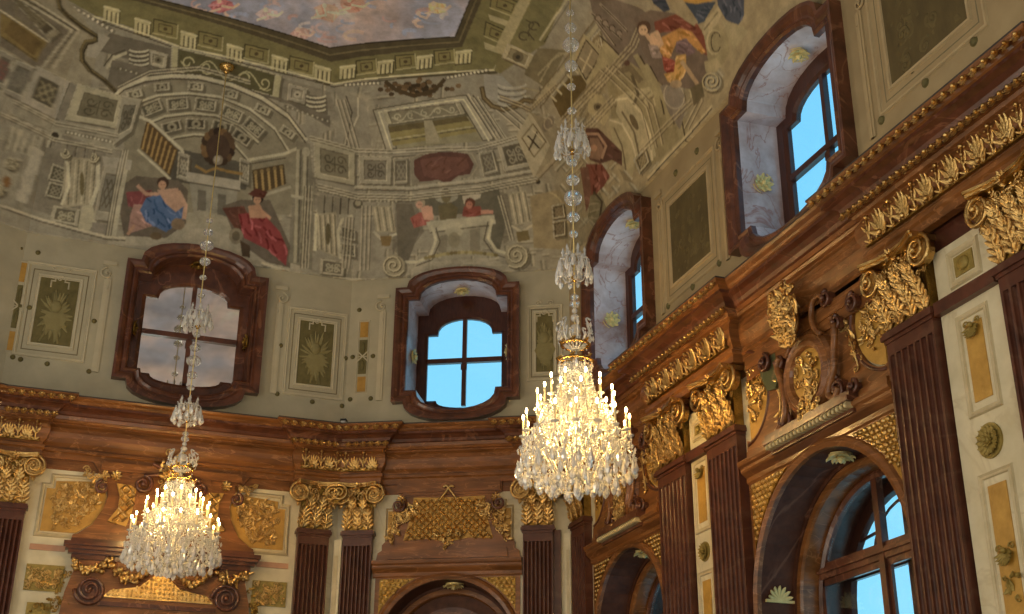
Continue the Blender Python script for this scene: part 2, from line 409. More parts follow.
def block(q, rim=(124, 116, 90), field=(84, 78, 58), orn=(124, 116, 88), e=.12, kind='scroll', dk=DK):
    """a painted stone block: rim, sunk field, ornament"""
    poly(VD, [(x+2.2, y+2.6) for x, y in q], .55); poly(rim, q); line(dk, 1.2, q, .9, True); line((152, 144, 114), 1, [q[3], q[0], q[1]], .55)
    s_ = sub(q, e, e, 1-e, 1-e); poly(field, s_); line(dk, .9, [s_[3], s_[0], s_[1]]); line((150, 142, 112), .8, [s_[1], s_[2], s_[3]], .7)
    if kind == 'scroll':
        for a, sg in ((.27, 1), (.73, -1)):
            for b in (.3, .7):
                P = [bil(s_, a+.17*math.cos(t)*(1-t/9), b+.2*math.sin(t)*sg*(1-t/9)) for t in np.linspace(0, 6.6, 13)]
                line(orn, 1.3, P)
        line(orn, 1.2, [bil(s_, .2, .5), bil(s_, .8, .5)]); line(orn, 1.2, [bil(s_, .5, .2), bil(s_, .5, .8)])
    elif kind == 'x':
        line(orn, 1.5, [bil(s_, .15, .15), bil(s_, .85, .85)]); line(orn, 1.5, [bil(s_, .85, .15), bil(s_, .15, .85)]); line(orn, 1.3, [bil(s_, .5, .12), bil(s_, .88, .5), bil(s_, .5, .88), bil(s_, .12, .5)], 1, True)
    elif kind == 'dot':
        c = bil(s_, .5, .5); r = abs(s_[1][0]-s_[0][0])*.22+abs(s_[1][1]-s_[0][1])*.1; ell(orn, c[0], c[1], r+1, r+.6); ell(VD, c[0], c[1], r*.5, r*.45)
    elif kind == 'vine':
        n = 5
        for i in range(n):
            c = bil(s_, (i+.5)/n, .5); h = math.hypot(s_[0][0]-s_[3][0], s_[0][1]-s_[3][1])*.3
            line(orn, 1.3, [(c[0]+h*math.cos(t+i)*(1-t/9), c[1]+h*math.sin(t+i)*(1-t/9)*(1 if i % 2 else -1)) for t in np.linspace(0, 6.3, 12)])
        line(orn, 1.1, [bil(s_, .03+.94*t, .5+.34*math.sin(t*15)) for t in np.linspace(0, 1, 26)])
def flut(q, n=4, lt=(138, 130, 100), dk=(78, 72, 52)):
    poly((116, 108, 82), q)
    for i in range(n):
        u = (i+.5)/n; line(dk, 1.1, [bil(q, u+.25/n, .05), bil(q, u+.25/n, .95)]); line(lt, 1.1, [bil(q, u-.15/n, .05), bil(q, u-.15/n, .95)])
def dots(p, q, n, c=(146, 138, 110), r=1.3, dk=DK):
    line(dk, r*2.6, [p, q], .6)
    for i in range(n): f = (i+.5)/n; ell(c, p[0]+(q[0]-p[0])*f, p[1]+(q[1]-p[1])*f, r, r, n=6)
def drape(c, pts, n=14, amp=26, w=1.6, ang=None):
    poly(c, pts); xs = [p[0] for p in pts]; ys = [p[1] for p in pts]; a0 = random.uniform(0, PI) if ang is None else math.radians(ang)
    for i in range(n):
        for _ in range(20):
            x = random.uniform(min(xs), max(xs)); y = random.uniform(min(ys), max(ys))
            if inpoly(x, y, pts): break
        else: continue
        a = a0+random.uniform(-.5, .5); l = random.uniform(4, 11); k = random.uniform(-.25, .25); P = []
        for t in range(5):
            P.append((x, y)); x += l/4*math.cos(a); y += l/4*math.sin(a); a += k
        P = [p for p in P if inpoly(p[0], p[1], pts)]
        s_ = random.choice((-1, 1))*random.uniform(.5, 1)*amp
        line(tuple(max(8, min(235, v+s_*(1.1 if j == 0 else .9))) for j, v in enumerate(c)), w, P, .85)
def head(x, y, r, skin=(134, 100, 72), hair=(48, 34, 24)):
    ell(hair, x, y-r*.25, r*1.15, r*1.15); ell(skin, x-r*.15, y+r*.2, r*.75, r*.85); ell((78, 50, 36), x-r*.3, y+.1*r, r*.18, r*.12, n=6); ell((78, 50, 36), x+r*.2, y+.1*r, r*.18, r*.12, n=6)

# ---- sky picture in the middle, a plain cloud scene of no particular subject
X, Y = CV[:, 0], CV[:, 1]
def fbm(x, y, s=1.0):
    r = 0
    for k, (a, b, ph) in enumerate([(1, .6, .3), (-.7, 1.1, 1.7), (2.1, -1.4, .9), (1.6, 2.4, 2.2), (-3.7, 2.9, .5), (4.8, 3.9, 3.1), (7.3, -6.1, 1.2), (-9.1, 10.7, 2.)]):
        r = r+np.sin(a*x*s+b*y*s+ph+1.3*np.sin(.8*b*x*s-.6*a*y*s))/(1+k*.55)
    return r/3.4
t = fbm(X, Y, 1.6)[:, None]; t2 = fbm(Y+3, X, 2.3)[:, None]
sky = C3((124, 126, 138))*(1-np.clip(t*.9+.4, 0, 1)) + C3((168, 146, 134))*np.clip(t*.9+.4, 0, 1)
sky = sky*(.82+.3*np.clip(t2, -1, 1))
inside = INS > 2.55
PAINT[inside] = sky[inside]

def mold(pts, n=3, step=2.6, lt=(136, 128, 100), dk=(66, 60, 44), al=.75, nx=0, ny=1):
    for i in range(n): line(lt, 1.2, [(x+nx*step*i, y+ny*step*i) for x, y in pts], al); line(dk, 1.1, [(x+nx*(step*i+1.3), y+ny*(step*i+1.3)) for x, y in pts], al)
# loose brushwork of mouldings and joints, laid in before the drawn architecture
_cl = random.Random(11)
for _ in range(1050):
    x = _cl.uniform(0, 720); y = _cl.uniform(50, 285)
    if x < 345:
        if y > 205+x*.22 or y < (x-130)*.28+20: continue
        tang, rad = 12, 98-(x-200)*.06
    elif x < 555-(y-90)*-.05 and x < 560:
        if y > 280 or y < 88: continue
        tang, rad = -4, 90-(x-450)*.1
    else:
        if y > 175+(650-x)*1.0: continue
        tang, rad = -47, 50
    a = math.radians(tang if _cl.random() < .5 else rad)+_cl.uniform(-.05, .05); l = _cl.uniform(5, 17); dx, dy = math.cos(a)*l/2, math.sin(a)*l/2; al = _cl.uniform(.25, .6)
    nx, ny = -math.sin(a)*1.8, math.cos(a)*1.8; wd = _cl.uniform(1.2, 2.6)
    if _cl.random() < .25: poly(_cl.choice([(122, 114, 88), (84, 78, 58), (92, 86, 66)]), [(x-dx-nx*2, y-dy-ny*2), (x+dx-nx*2, y+dy-ny*2), (x+dx+nx*2, y+dy+ny*2), (x-dx+nx*2, y-dy+ny*2)], al*.8)
    line((136, 128, 98), wd, [(x-dx, y-dy), (x+dx, y+dy)], al); line((62, 56, 38), wd*.8, [(x-dx+nx, y-dy+ny), (x+dx+nx, y+dy+ny)], al)
# broad planes of light and dark stone in the painted architecture
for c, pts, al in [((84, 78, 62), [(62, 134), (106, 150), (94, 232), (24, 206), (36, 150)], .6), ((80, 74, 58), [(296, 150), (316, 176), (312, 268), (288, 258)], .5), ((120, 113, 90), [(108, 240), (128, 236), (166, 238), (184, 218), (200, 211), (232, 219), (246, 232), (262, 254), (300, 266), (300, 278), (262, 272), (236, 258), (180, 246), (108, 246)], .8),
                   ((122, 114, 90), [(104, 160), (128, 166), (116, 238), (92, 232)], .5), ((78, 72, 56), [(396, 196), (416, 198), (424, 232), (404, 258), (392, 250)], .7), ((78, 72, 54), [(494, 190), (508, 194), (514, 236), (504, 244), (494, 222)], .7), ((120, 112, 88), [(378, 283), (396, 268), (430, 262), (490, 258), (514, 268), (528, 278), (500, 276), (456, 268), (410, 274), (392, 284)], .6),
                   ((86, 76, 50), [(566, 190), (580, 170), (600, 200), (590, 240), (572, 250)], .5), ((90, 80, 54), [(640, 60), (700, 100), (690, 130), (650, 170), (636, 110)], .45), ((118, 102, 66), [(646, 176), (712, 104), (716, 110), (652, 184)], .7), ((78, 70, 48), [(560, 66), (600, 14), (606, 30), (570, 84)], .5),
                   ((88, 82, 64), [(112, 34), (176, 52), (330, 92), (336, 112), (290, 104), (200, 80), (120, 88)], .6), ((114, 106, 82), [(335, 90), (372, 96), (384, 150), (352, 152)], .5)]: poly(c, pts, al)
# stone ground inside the painted cornice, up to the edge of the sky picture
poly((66, 58, 34), [(120, -12), (160, 0), (330, 48), (455, 37), (470, 0), (480, -20), (560, -20), (497, 74), (338, 84), (95, 16), (60, -12)])
sky_edge = [(160, -1), (330, 48), (455, 37), (470, 0), (478, -24), (60, -34), (120, -12)]
_m = vault(sky_edge)
poly((128, 120, 124), sky_edge)
def clouds():
    q = vault([(x, y) for x, y in sky_edge]); x0, y0 = q.min(0); x1, y1 = q.max(0)
    idx = np.nonzero((DM[:, 0] >= x0) & (DM[:, 0] <= x1) & (DM[:, 1] >= y0) & (DM[:, 1] <= y1))[0]; r = np.zeros(len(idx), bool)
    Xq, Yq = DM[idx, 0], DM[idx, 1]
    for i in range(len(q)):
        xa, ya = q[i]; xb, yb = q[(i+1) % len(q)]; r ^= ((ya > Yq) != (yb > Yq)) & (Xq < (xb-xa)*(Yq-ya)/(yb-ya+1e-12)+xa)
    idx = idx[r]; PAINT[idx] = sky[idx]
clouds()
for _ in range(46):
    x = random.uniform(180, 465); y = random.uniform(0, 45)
    if inpoly(x, y, [(172, 0), (330, 44), (450, 34), (466, 0)]):
        c = random.choice([(150, 128, 122), (164, 134, 112), (116, 124, 140), (142, 112, 104), (158, 146, 138)])
        line(c, random.uniform(2, 4), arcp(x, y, random.uniform(4, 12), random.uniform(2, 5), random.uniform(0, 180), random.uniform(200, 340), 8), .6)
for fx, fy, sx, c, s2 in [(222, 6, 14, (150, 84, 84), (166, 130, 104)), (268, 14, 12, (156, 134, 128), (170, 146, 124)), (328, 12, 18, (170, 126, 104), (180, 148, 124)), (352, 5, 14, (166, 116, 96), (176, 142, 116)), (436, 8, 12, (168, 140, 92), (170, 136, 112)), (420, 16, 8, (124, 130, 146), (160, 134, 118)), (300, 34, 12, (142, 112, 100), (158, 130, 112))]:
    pts = [(fx+sx*math.cos(a)*random.uniform(.6, 1.1), fy+sx*.55*math.sin(a)*random.uniform(.6, 1.1)) for a in np.linspace(0, 2*PI, 11)[:-1]]
    drape(c, pts, 12, 26, 1.8); ell(s2, fx-sx*.2, fy-sx*.35, 2.4, 2.6); line(s2, 2.4, [(fx, fy), (fx+sx*.8, fy+2), (fx+sx*1.2, fy-2)]); line(s2, 2.4, [(fx-2, fy+3), (fx-sx*.9, fy+6)])
# dark soffit round the picture
poly((62, 54, 34), [(120, -12), (160, 0), (330, 48), (455, 37), (470, 0), (478, -20), (490, -20), (481, 2), (462, 47), (331, 62), (132, 0), (100, -12)])
line((88, 78, 48), 1.4, [(145, 0), (330, 55), (459, 42), (476, 0)]); line((40, 34, 20), 1.3, [(160, 0), (330, 48), (455, 37), (470, 0)])
# bracket course
poly((88, 82, 46), [(100, -12), (132, 0), (331, 62), (462, 47), (481, 2), (490, -20), (530, -20), (520, 14), (494, 69), (334, 83), (180, 46), (92, 14), (60, -4)])
def bracket(x, y, w, h, sl):
    q = [(x-w/2, y-h/2), (x+w/2, y-h/2+w*sl), (x+w/2-1, y+h/2+w*sl), (x-w/2-1, y+h/2)]
    poly((134, 126, 84), q); line((60, 54, 30), 1.3, [q[1], q[2], q[3]])
    for i in range(3): u = .22+.28*i; line((66, 60, 36), 1.3, [bil(q, u, .3), bil(q, u, .95)]); line((150, 142, 100), .9, [bil(q, u+.12, .3), bil(q, u+.12, .95)])
    line((146, 138, 98), 1.5, [bil(q, 0, .1), bil(q, 1, .1)])
def coffer(q): poly((96, 88, 48), q); line((52, 46, 26), 1.2, [q[3], q[0], q[1]]); line((128, 120, 78), 1.2, [q[1], q[2], q[3]]); s_ = sub(q, .22, .22, .78, .78); line((62, 54, 30), 1, s_, 1, True); c = bil(q, .5, .5); ell((60, 50, 28), c[0], c[1], 2.2, 1.8, n=8)
for x, y in [(112, 13), (143, 25), (189, 38), (235, 51), (280, 62), (323, 72)]: bracket(x, y, 16, 16, .28)
for x, y in [(166, 28), (211, 40), (257, 53), (302, 65)]: coffer([(x-12, y-9), (x+12, y-3), (x+11, y+11), (x-13, y+5)])
for x, y in [(348, 73), (386, 68), (425, 63), (464, 58)]: bracket(x, y, 16, 14, -.12)
for x, y in [(366, 67), (405, 62), (444, 57)]: coffer([(x-10, y-6), (x+10, y-8), (x+11, y+5), (x-9, y+8)])
poly((128, 120, 82), [(484, 42), (503, 50), (506, 56), (485, 49)]); poly((128, 120, 82), [(488, 14), (516, 24), (519, 32), (490, 20)])
for q in ([(486, 22), (512, 34), (506, 46), (484, 36)], [(492, -8), (522, 4), (516, 18), (490, 8)]): coffer(q)
line((150, 142, 104), 1.6, [(92, 16), (180, 47), (334, 84), (494, 70), (524, 12)]); line((58, 52, 34), 1.2, [(92, 19), (180, 50), (334, 87), (495, 73), (527, 14)])
# the end wall of the hall (left): scrollwork frieze, consoles, shell vault
dots((72, 6), (114, 32), 9, (150, 142, 116), 1.6)
poly((78, 72, 56), [(110, 33), (176, 50), (172, 72), (95, 50)])
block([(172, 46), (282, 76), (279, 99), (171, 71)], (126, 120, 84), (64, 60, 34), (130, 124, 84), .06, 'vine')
block([(150, 50), (168, 55), (166, 70), (149, 65)], (122, 116, 92), (110, 104, 80), (84, 78, 56), .2, 'dot')
block([(289, 84), (308, 89), (305, 105), (287, 100)], (112, 106, 86), (104, 98, 78), (128, 122, 98), .2, 'dot')
for x, y in ((139, 57), (316, 103)):
    poly((76, 70, 54), [(x-11, y-9), (x+11, y-5), (x+12, y+12), (x-10, y+8)])
    for k in range(4): line((140, 134, 106), 1.8, arcp(x, y-8+k*4.4, 10, 3, 200, 340, 8)); line((62, 56, 40), 1, arcp(x, y-6+k*4.4, 10, 3, 200, 340, 8))
line((130, 124, 96), 3, [(107, 68), (114, 58), (126, 53)]); line((60, 54, 38), 1.4, [(104, 66), (112, 55), (125, 50)])
poly((80, 74, 58), [(112, 60), (150, 68), (200, 78), (280, 98), (330, 116), (330, 128), (290, 104), (240, 86), (200, 78), (160, 80), (120, 92), (107, 84)])
dots((118, 68), (165, 82), 9, (128, 122, 98), 1.1); dots((285, 106), (330, 122), 9, (128, 122, 98), 1.1)
# the big shell arch
bowl = [(118, 122), (124, 100), (140, 88), (165, 80), (200, 79), (235, 86), (264, 100), (290, 118), (304, 145), (298, 175), (290, 215), (120, 215), (128, 160)]
poly((96, 90, 68), bowl)
A1_ = [(105, 112), (112, 98), (124, 87), (145, 79), (172, 76), (200, 77), (232, 85), (262, 98), (288, 116), (306, 140)]
line((136, 130, 102), 3.6, A1_); line((58, 52, 36), 1.4, [(x, y+3) for x, y in A1_]); line((60, 54, 38), 1.2, [(x, y-3) for x, y in A1_])
A2_ = [(124, 118), (136, 103), (158, 95), (190, 93), (222, 97), (250, 109), (274, 128), (288, 150)]
line((134, 128, 100), 2.4, A2_); line((62, 56, 38), 1.2, [(x, y+2.2) for x, y in A2_])
A3_ = [(146, 124), (165, 116), (190, 113), (216, 115), (240, 125), (258, 142)]
line((130, 124, 96), 2.2, A3_); line((58, 52, 36), 1.2, [(x, y+2.2) for x, y in A3_])
A4_ = [(160, 144), (176, 137), (195, 134), (214, 136), (236, 146), (250, 162)]
line((128, 122, 94), 2, A4_); line((54, 48, 32), 1.4, [(x, y+2) for x, y in A4_])
for i in range(7):
    f = (i+.5)/7; a = int(f*(len(A2_)-1)); fa = f*(len(A2_)-1)-a; b_ = f*(len(A1_)-1); bi = int(b_); fb = b_-bi
    p = (A2_[a][0]*(1-fa)+A2_[a+1][0]*fa, A2_[a][1]*(1-fa)+A2_[a+1][1]*fa); q_ = (A1_[bi][0]*(1-fb)+A1_[bi+1][0]*fb, A1_[bi][1]*(1-fb)+A1_[bi+1][1]*fb)
    cx, cy = (p[0]+q_[0])/2, (p[1]+q_[1])/2+1; sl = (fa, 0); ang = -30+f*70
    r_ = math.radians(ang); ux, uy = math.cos(r_), math.sin(r_)
    block([(cx-8*ux+4*uy, cy-8*uy-4*ux), (cx+8*ux+4*uy, cy+8*uy-4*ux), (cx+8*ux-4*uy, cy+8*uy+4*ux), (cx-8*ux-4*uy, cy-8*uy+4*ux)], (122, 116, 90), (74, 68, 50), (116, 110, 84), .16, 'dot')
for (x, y, ang) in [(152, 108, -22), (178, 104, -6), (206, 105, 8), (232, 114, 24), (254, 128, 40)]:
    r_ = math.radians(ang); ux, uy = math.cos(r_), math.sin(r_)
    block([(x-11*ux+6*uy, y-11*uy-6*ux), (x+11*ux+6*uy, y+11*uy-6*ux), (x+11*ux-6*uy, y+11*uy+6*ux), (x-11*ux-6*uy, y-11*uy+6*ux)], (104, 98, 76), (62, 58, 42), (112, 106, 80), .1, 'scroll')
for (x, y, ang) in [(172, 127, -14), (196, 124, 2), (222, 127, 16), (242, 138, 34)]:
    r_ = math.radians(ang); ux, uy = math.cos(r_), math.sin(r_)
    block([(x-10*ux+5*uy, y-10*uy-5*ux), (x+10*ux+5*uy, y+10*uy-5*ux), (x+10*ux-5*uy, y+10*uy+5*ux), (x-10*ux-5*uy, y-10*uy+5*ux)], (98, 92, 72), (54, 50, 36), (104, 98, 74), .1, 'dot')
poly((60, 56, 44), [(160, 146), (250, 164), (246, 190), (170, 182)])
# galleries with gilt balusters either side
lg = [(147, 119), (140, 148), (170, 176), (178, 150)]; poly((66, 50, 26), lg)
for i in range(7): u = (i+.5)/7; line((118, 94, 48), 2, [bil([lg[0], lg[3], lg[2], lg[1]], u, .1), bil([lg[0], lg[3], lg[2], lg[1]], u, .95)])
line((134, 128, 100), 3, [(140, 117), (150, 121), (182, 150), (184, 158)]); line((134, 128, 100), 2.4, [(138, 150), (170, 179)])
rg = [(252, 170), (284, 164), (286, 184), (254, 196)]; poly((58, 46, 26), rg)
for i in range(5): u = (i+.5)/5; line((120, 98, 52), 2.4, [bil(rg, u, .15), bil(rg, u, .95)]); p = bil(rg, u, .12); ell((96, 80, 44), p[0], p[1], 2, 2, n=8)
line((132, 126, 98), 3, [(248, 160), (284, 154), (298, 148)]); line((58, 52, 38), 1.2, [(250, 164), (286, 158)]); line((118, 112, 88), 3, [(252, 199), (290, 187)])
block([(179, 152), (190, 156), (188, 182), (177, 178)], (108, 102, 82), (74, 70, 56), (112, 106, 84), .14, 'x')
block([(240, 158), (250, 162), (249, 186), (240, 182)], (100, 94, 76), (70, 66, 52), (108, 102, 80), .14, 'x')
# pedestal in the middle with a dark wreathed urn
ped = [(189, 180), (238, 188), (234, 228), (194, 216)]; poly((102, 98, 80), ped); poly((118, 112, 92), [(186, 172), (241, 181), (240, 190), (187, 182)]); line((62, 58, 44), 1.2, [(187, 182), (240, 191)])
poly((76, 72, 58), [(198, 190), (206, 191), (206, 216), (197, 213)]); poly((76, 72, 58), [(218, 194), (226, 195), (226, 222), (217, 219)])
poly((112, 106, 84), [(180, 216), (200, 210), (232, 218), (246, 228), (230, 234), (196, 228), (170, 240), (160, 236)])
for k in range(16): q = 2*PI*k/16; ell(random.choice([(44, 32, 20), (62, 46, 28), (84, 62, 34), (36, 26, 18)]), 218+13*math.cos(q), 147+15*math.sin(q), 5, 5, n=8)
ell((52, 38, 26), 218, 148, 12, 14); ell((96, 88, 70), 218, 160, 5, 5); ell((120, 112, 92), 217, 159, 3, 3); line((104, 80, 36), 2.6, [(196, 166), (206, 172), (216, 168), (230, 172), (242, 174)]); line((80, 66, 44), 1, [(222, 110), (219, 134)])
# seated painted figures
poly((72, 64, 50), [(124, 184), (136, 176), (178, 180), (188, 190), (186, 224), (166, 238), (124, 236), (120, 214)])
drape((92, 44, 42), [(126, 192), (152, 190), (150, 212), (128, 206)], 10, 20)
drape((118, 88, 74), [(134, 204), (156, 206), (152, 226), (128, 234), (130, 216)], 12, 24)
drape((52, 72, 100), [(146, 198), (166, 192), (183, 204), (184, 220), (166, 232), (146, 222), (140, 210)], 22, 30, 1.8, 60)
poly((132, 102, 78), [(157, 190), (178, 188), (184, 206), (176, 212), (166, 204)]); line((136, 106, 80), 4, [(179, 192), (186, 206), (184, 218)]); line((132, 100, 76), 3.4, [(158, 194), (146, 194), (138, 186)])
head(163, 184, 5.2); ell((92, 76, 54), 178, 224, 7, 6); ell((72, 58, 36), 156, 236, 6, 4); line((128, 96, 70), 3, [(134, 226), (128, 234)])
poly((74, 66, 52), [(222, 206), (240, 200), (270, 200), (292, 250), (290, 268), (266, 262), (236, 240)])
drape((70, 40, 28), [(222, 208), (244, 206), (252, 226), (238, 234)], 10, 16)
drape((104, 40, 38), [(238, 214), (262, 212), (280, 232), (288, 250), (286, 266), (268, 250), (244, 238)], 24, 34, 1.8, 50)
poly((132, 98, 70), [(248, 206), (260, 204), (266, 218), (250, 218)]); line((134, 98, 70), 3.4, [(258, 208), (270, 218)]); head(258, 199, 5, hair=(30, 22, 18)); drape((66, 34, 24), [(248, 194), (256, 188), (268, 192), (264, 198), (254, 197)], 4, 14)
ell((96, 88, 66), 236, 236, 7, 8); ell((70, 62, 44), 236, 236, 4, 5); poly((54, 42, 28), [(240, 240), (250, 246), (250, 258), (242, 256)])
# left end: tilted coffered panel with gold fields, blocks, round-headed niche, volutes
poly((108, 100, 76), [(0, -10), (60, -10), (100, 40), (90, 90), (60, 100), (0, 70)])
poly((84, 76, 58), [(0, -4), (16, -4), (72, 33), (42, 72), (0, 46)])
block([(0, -14), (12, -6), (61, 32), (50, 41)], (104, 96, 72), (62, 54, 36), (86, 78, 54), .1, 'vine')
poly((96, 80, 40), [(0, 12), (47, 42), (36, 62), (0, 36)]); poly((80, 64, 32), [(4, 32), (12, 20), (42, 42), (34, 56)]); line((152, 142, 108), 1.3, [(0, 10), (48, 42)]); line((56, 46, 26), 1, [(0, 36), (36, 60)])
for o_ in (0, 6, 12): line((136, 128, 100) if o_ != 6 else (62, 56, 40), 1.6, [(14+o_, -4), (72+o_*.6, 30), (42+o_, 68)])
P_ = [(58, -2), (60, 8), (68, 16), (82, 27), (96, 36), (96, 41), (86, 42), (82, 50), (82, 60), (90, 70), (104, 80), (114, 90)]
line((64, 56, 34), 5, P_); line((88, 76, 42), 2, [(x-1, y-1) for x, y in P_]); line((40, 34, 20), 1.5, [(x+2, y+2) for x, y in P_])
poly((116, 110, 90), [(98, 32), (110, 38), (96, 58), (86, 56), (88, 46), (98, 42)])
block([(0, 50), (16, 58), (4, 90), (-10, 84)], (100, 94, 76), (74, 68, 54), (96, 60, 50), .14, 'x')
block([(17, 60), (35, 68), (22, 102), (2, 92)], (104, 98, 80), (76, 72, 58), (88, 84, 68), .14, 'vine')
block([(37, 66), (70, 82), (56, 120), (21, 102)], (118, 112, 92), (64, 58, 42), (112, 104, 72), .2, 'x')
poly((96, 90, 72), [(71, 82), (78, 86), (66, 122), (56, 118)])
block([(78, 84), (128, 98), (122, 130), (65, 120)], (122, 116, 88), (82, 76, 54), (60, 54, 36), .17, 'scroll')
poly((110, 104, 82), [(20, 103), (56, 120), (120, 131), (113, 150), (62, 134), (14, 118)]); dots((13, 117), (52, 134), 9, (140, 134, 108), 1.3); dots((66, 132), (112, 142), 12, (140, 134, 108), 1.3)
ell((112, 106, 84), 54, 135, 8, 7); ell((40, 34, 22), 55, 136, 4, 4)
for i in range(6):
    x = 4+i*7; line((128, 122, 96), 3, [(x+10, 128+i*2.5), (x+4, 148+i*2.4)], .9); line((60, 54, 40), 1.2, [(x+13, 129+i*2.5), (x+7, 148+i*2.4)])
poly((90, 84, 66), [(40, 146), (62, 150), (66, 186), (62, 212), (24, 198)]); poly((128, 122, 100), [(34, 146), (44, 152), (27, 204), (16, 200)])
block([(53, 164), (68, 170), (66, 184), (48, 180)], (112, 106, 84), (58, 54, 38), (96, 90, 68), .1, 'x'); block([(50, 182), (65, 186), (61, 200), (45, 196)], (112, 106, 84), (58, 54, 38), (96, 90, 68), .1, 'x')
q = [(65, 156), (98, 160), (94, 204), (62, 208)]
flut(q, 4); line((144, 138, 108), 3, [(62, 150), (68, 166), (69, 186), (62, 204)]); ell((76, 68, 40), 82, 184, 2.4, 12); line((138, 132, 104), 4, [(98, 160), (98, 186), (88, 214)]); spiral(66, 154, 4.5); spiral(94, 158, 4.5)
for i in range(4): line((96, 90, 70), 3.5, [(64+i*9, 142+i*2), (62+i*9, 152+i*2)]); line((60, 55, 40), 1, [(68+i*9, 142+i*2), (66+i*9, 154+i*2)])
block([(54, 206), (80, 210), (78, 227), (50, 221)], (120, 114, 90), (76, 70, 52), (122, 116, 88), .14, 'scroll'); poly((126, 120, 92), [(82, 206), (92, 204), (96, 220), (88, 232), (78, 228)])
block([(105, 164), (124, 168), (112, 222), (94, 220)], (110, 104, 84), (88, 84, 68), (66, 60, 44), .16, 'x'); line((128, 122, 96), 4, [(126, 170), (114, 234)]); poly((118, 112, 92), [(102, 156), (132, 160), (130, 170), (104, 166)])
poly((96, 90, 74), [(92, 222), (114, 226), (112, 236), (92, 232)])
block([(122, 96), (142, 100), (132, 132), (113, 146)], (112, 106, 84), (84, 80, 62), (64, 58, 42), .18, 'scroll')
poly((112, 106, 84), [(0, 168), (20, 170), (12, 196), (0, 194)]); spiral(12, 164, 6); ell((96, 66, 30), 7, 182, 4, 6); spiral(-1, 190, 6)
# right flank of the end wall
block([(314, 141), (355, 152), (355, 186), (315, 178)], (118, 112, 86), (88, 82, 60), (62, 56, 40), .15, 'scroll')
poly((122, 116, 90), [(309, 136), (356, 149), (356, 153), (311, 142)]); poly((106, 100, 80), [(318, 180), (356, 187), (356, 202), (318, 194)])
poly((90, 85, 66), [(296, 140), (310, 144), (313, 180), (312, 270), (288, 262), (298, 200)])
for x in (298, 305): line((118, 112, 86), 3, [(x, 150), (x-3, 262)]); line((60, 55, 40), 1, [(x+3, 150), (x, 262)])
ell((116, 110, 86), 306, 152, 4, 5); line((124, 118, 92), 3, [(292, 196), (312, 200)]); dots((305, 205), (302, 262), 12, (92, 86, 66), 1.2)
dots((318, 190), (360, 200), 12, (136, 130, 102), 1.3)
for i in range(4): poly((100, 94, 74), [(318+i*8, 195+i), (325+i*8, 196+i), (324+i*8, 214), (317+i*8, 214)]); line((58, 52, 38), 1.2, [(325+i*8, 196+i), (324+i*8, 214)])
flut([(316, 214), (336, 212), (338, 258), (318, 250)], 4); line((140, 134, 104), 3, [(316, 214), (315, 250)]); ell((70, 62, 38), 328, 234, 2.4, 11); line((136, 130, 102), 3, [(340, 258), (338, 232), (342, 220), (352, 216)])
poly((104, 98, 78), [(344, 216), (376, 222), (376, 276), (344, 268)]); ell((66, 60, 44), 358, 204, 5, 5); ell((110, 104, 80), 358, 203, 3, 3)
block([(341, 226), (356, 230), (356, 242), (341, 238)], (110, 104, 84), (62, 58, 42), (94, 88, 68), .12, 'x'); block([(341, 243), (356, 245), (356, 258), (341, 256)], (110, 104, 84), (62, 58, 42), (94, 88, 68), .12, 'x')
block([(321, 259), (345, 262), (344, 277), (320, 274)], (124, 118, 92), (80, 74, 56), (126, 120, 92), .12, 'scroll')
# the canted bay over the middle window
for a, b_, n in (((344, 85), (380, 83), 9), ((446, 78), (488, 70), 11)): dots(a, b_, n, (150, 144, 116), 1.4)
poly((104, 98, 78), [(334, 90), (345, 92), (366, 102), (372, 148), (352, 150), (346, 110)]); line((62, 56, 42), 1.4, [(346, 96), (352, 112), (346, 148)]); line((136, 130, 104), 1.8, [(358, 98), (358, 116), (352, 130)])
for _ in range(60): ell(random.choice([(58, 44, 24), (76, 58, 34), (88, 68, 40), (46, 36, 20)]), 413+random.gauss(0, 15), 88+random.gauss(0, 3.4), 3, 2.4, n=7)
line((56, 44, 24), 4, [(386, 82), (396, 90), (414, 96), (434, 91), (444, 80)])
fr = [(373, 110), (466, 95), (494, 140), (386, 150)]; poly((120, 114, 90), fr); line(DK, 1.3, fr, 1, True)
fr2 = sub(fr, .05, .08, .95, 1); line((150, 144, 112), 1.6, [fr2[3], fr2[0], fr2[1], fr2[2]]); fr3 = sub(fr, .1, .14, .9, 1); poly((104, 98, 70), fr3); line(DK, 1.2, [fr3[3], fr3[0], fr3[1], fr3[2]])
block([(383, 112), (460, 102), (466, 114), (388, 125)], (122, 116, 88), (92, 86, 64), (124, 118, 90), .06, 'vine')
for q in ([(388, 127), (424, 122), (426, 141), (393, 146)], [(432, 121), (466, 116), (477, 132), (440, 138)]):
    poly((106, 96, 52), q); poly((74, 64, 36), sub(q, 0, 0, 1, .3)); line((130, 122, 84), 1.2, [bil(q, 0, .65), bil(q, 1, .65)]); line(DK, 1, [bil(q, 0, .75), bil(q, 1, .75)])
poly((116, 108, 80), [(424, 121), (432, 120), (440, 142), (426, 144)])
for o_ in (0, 5, 10): line((134, 128, 100) if o_ != 5 else (64, 58, 42), 1.7, [(468+o_, 94+o_*.3), (496+o_, 138)])
poly((112, 108, 92), [(484, 74), (502, 76), (524, 98), (506, 106), (484, 96)]); 
for k in range(4): line((130, 126, 106), 2.2, arcp(512, 84+k*6, 14, 4, 190, 350, 8), .9); line((70, 66, 50), 1, arcp(512, 87+k*6, 14, 4, 190, 350, 8))
P_ = [(482, 88), (484, 98), (492, 106), (504, 110), (516, 106), (524, 100), (536, 102)]; line((66, 54, 30), 5, P_); line((92, 78, 46), 2, P_)
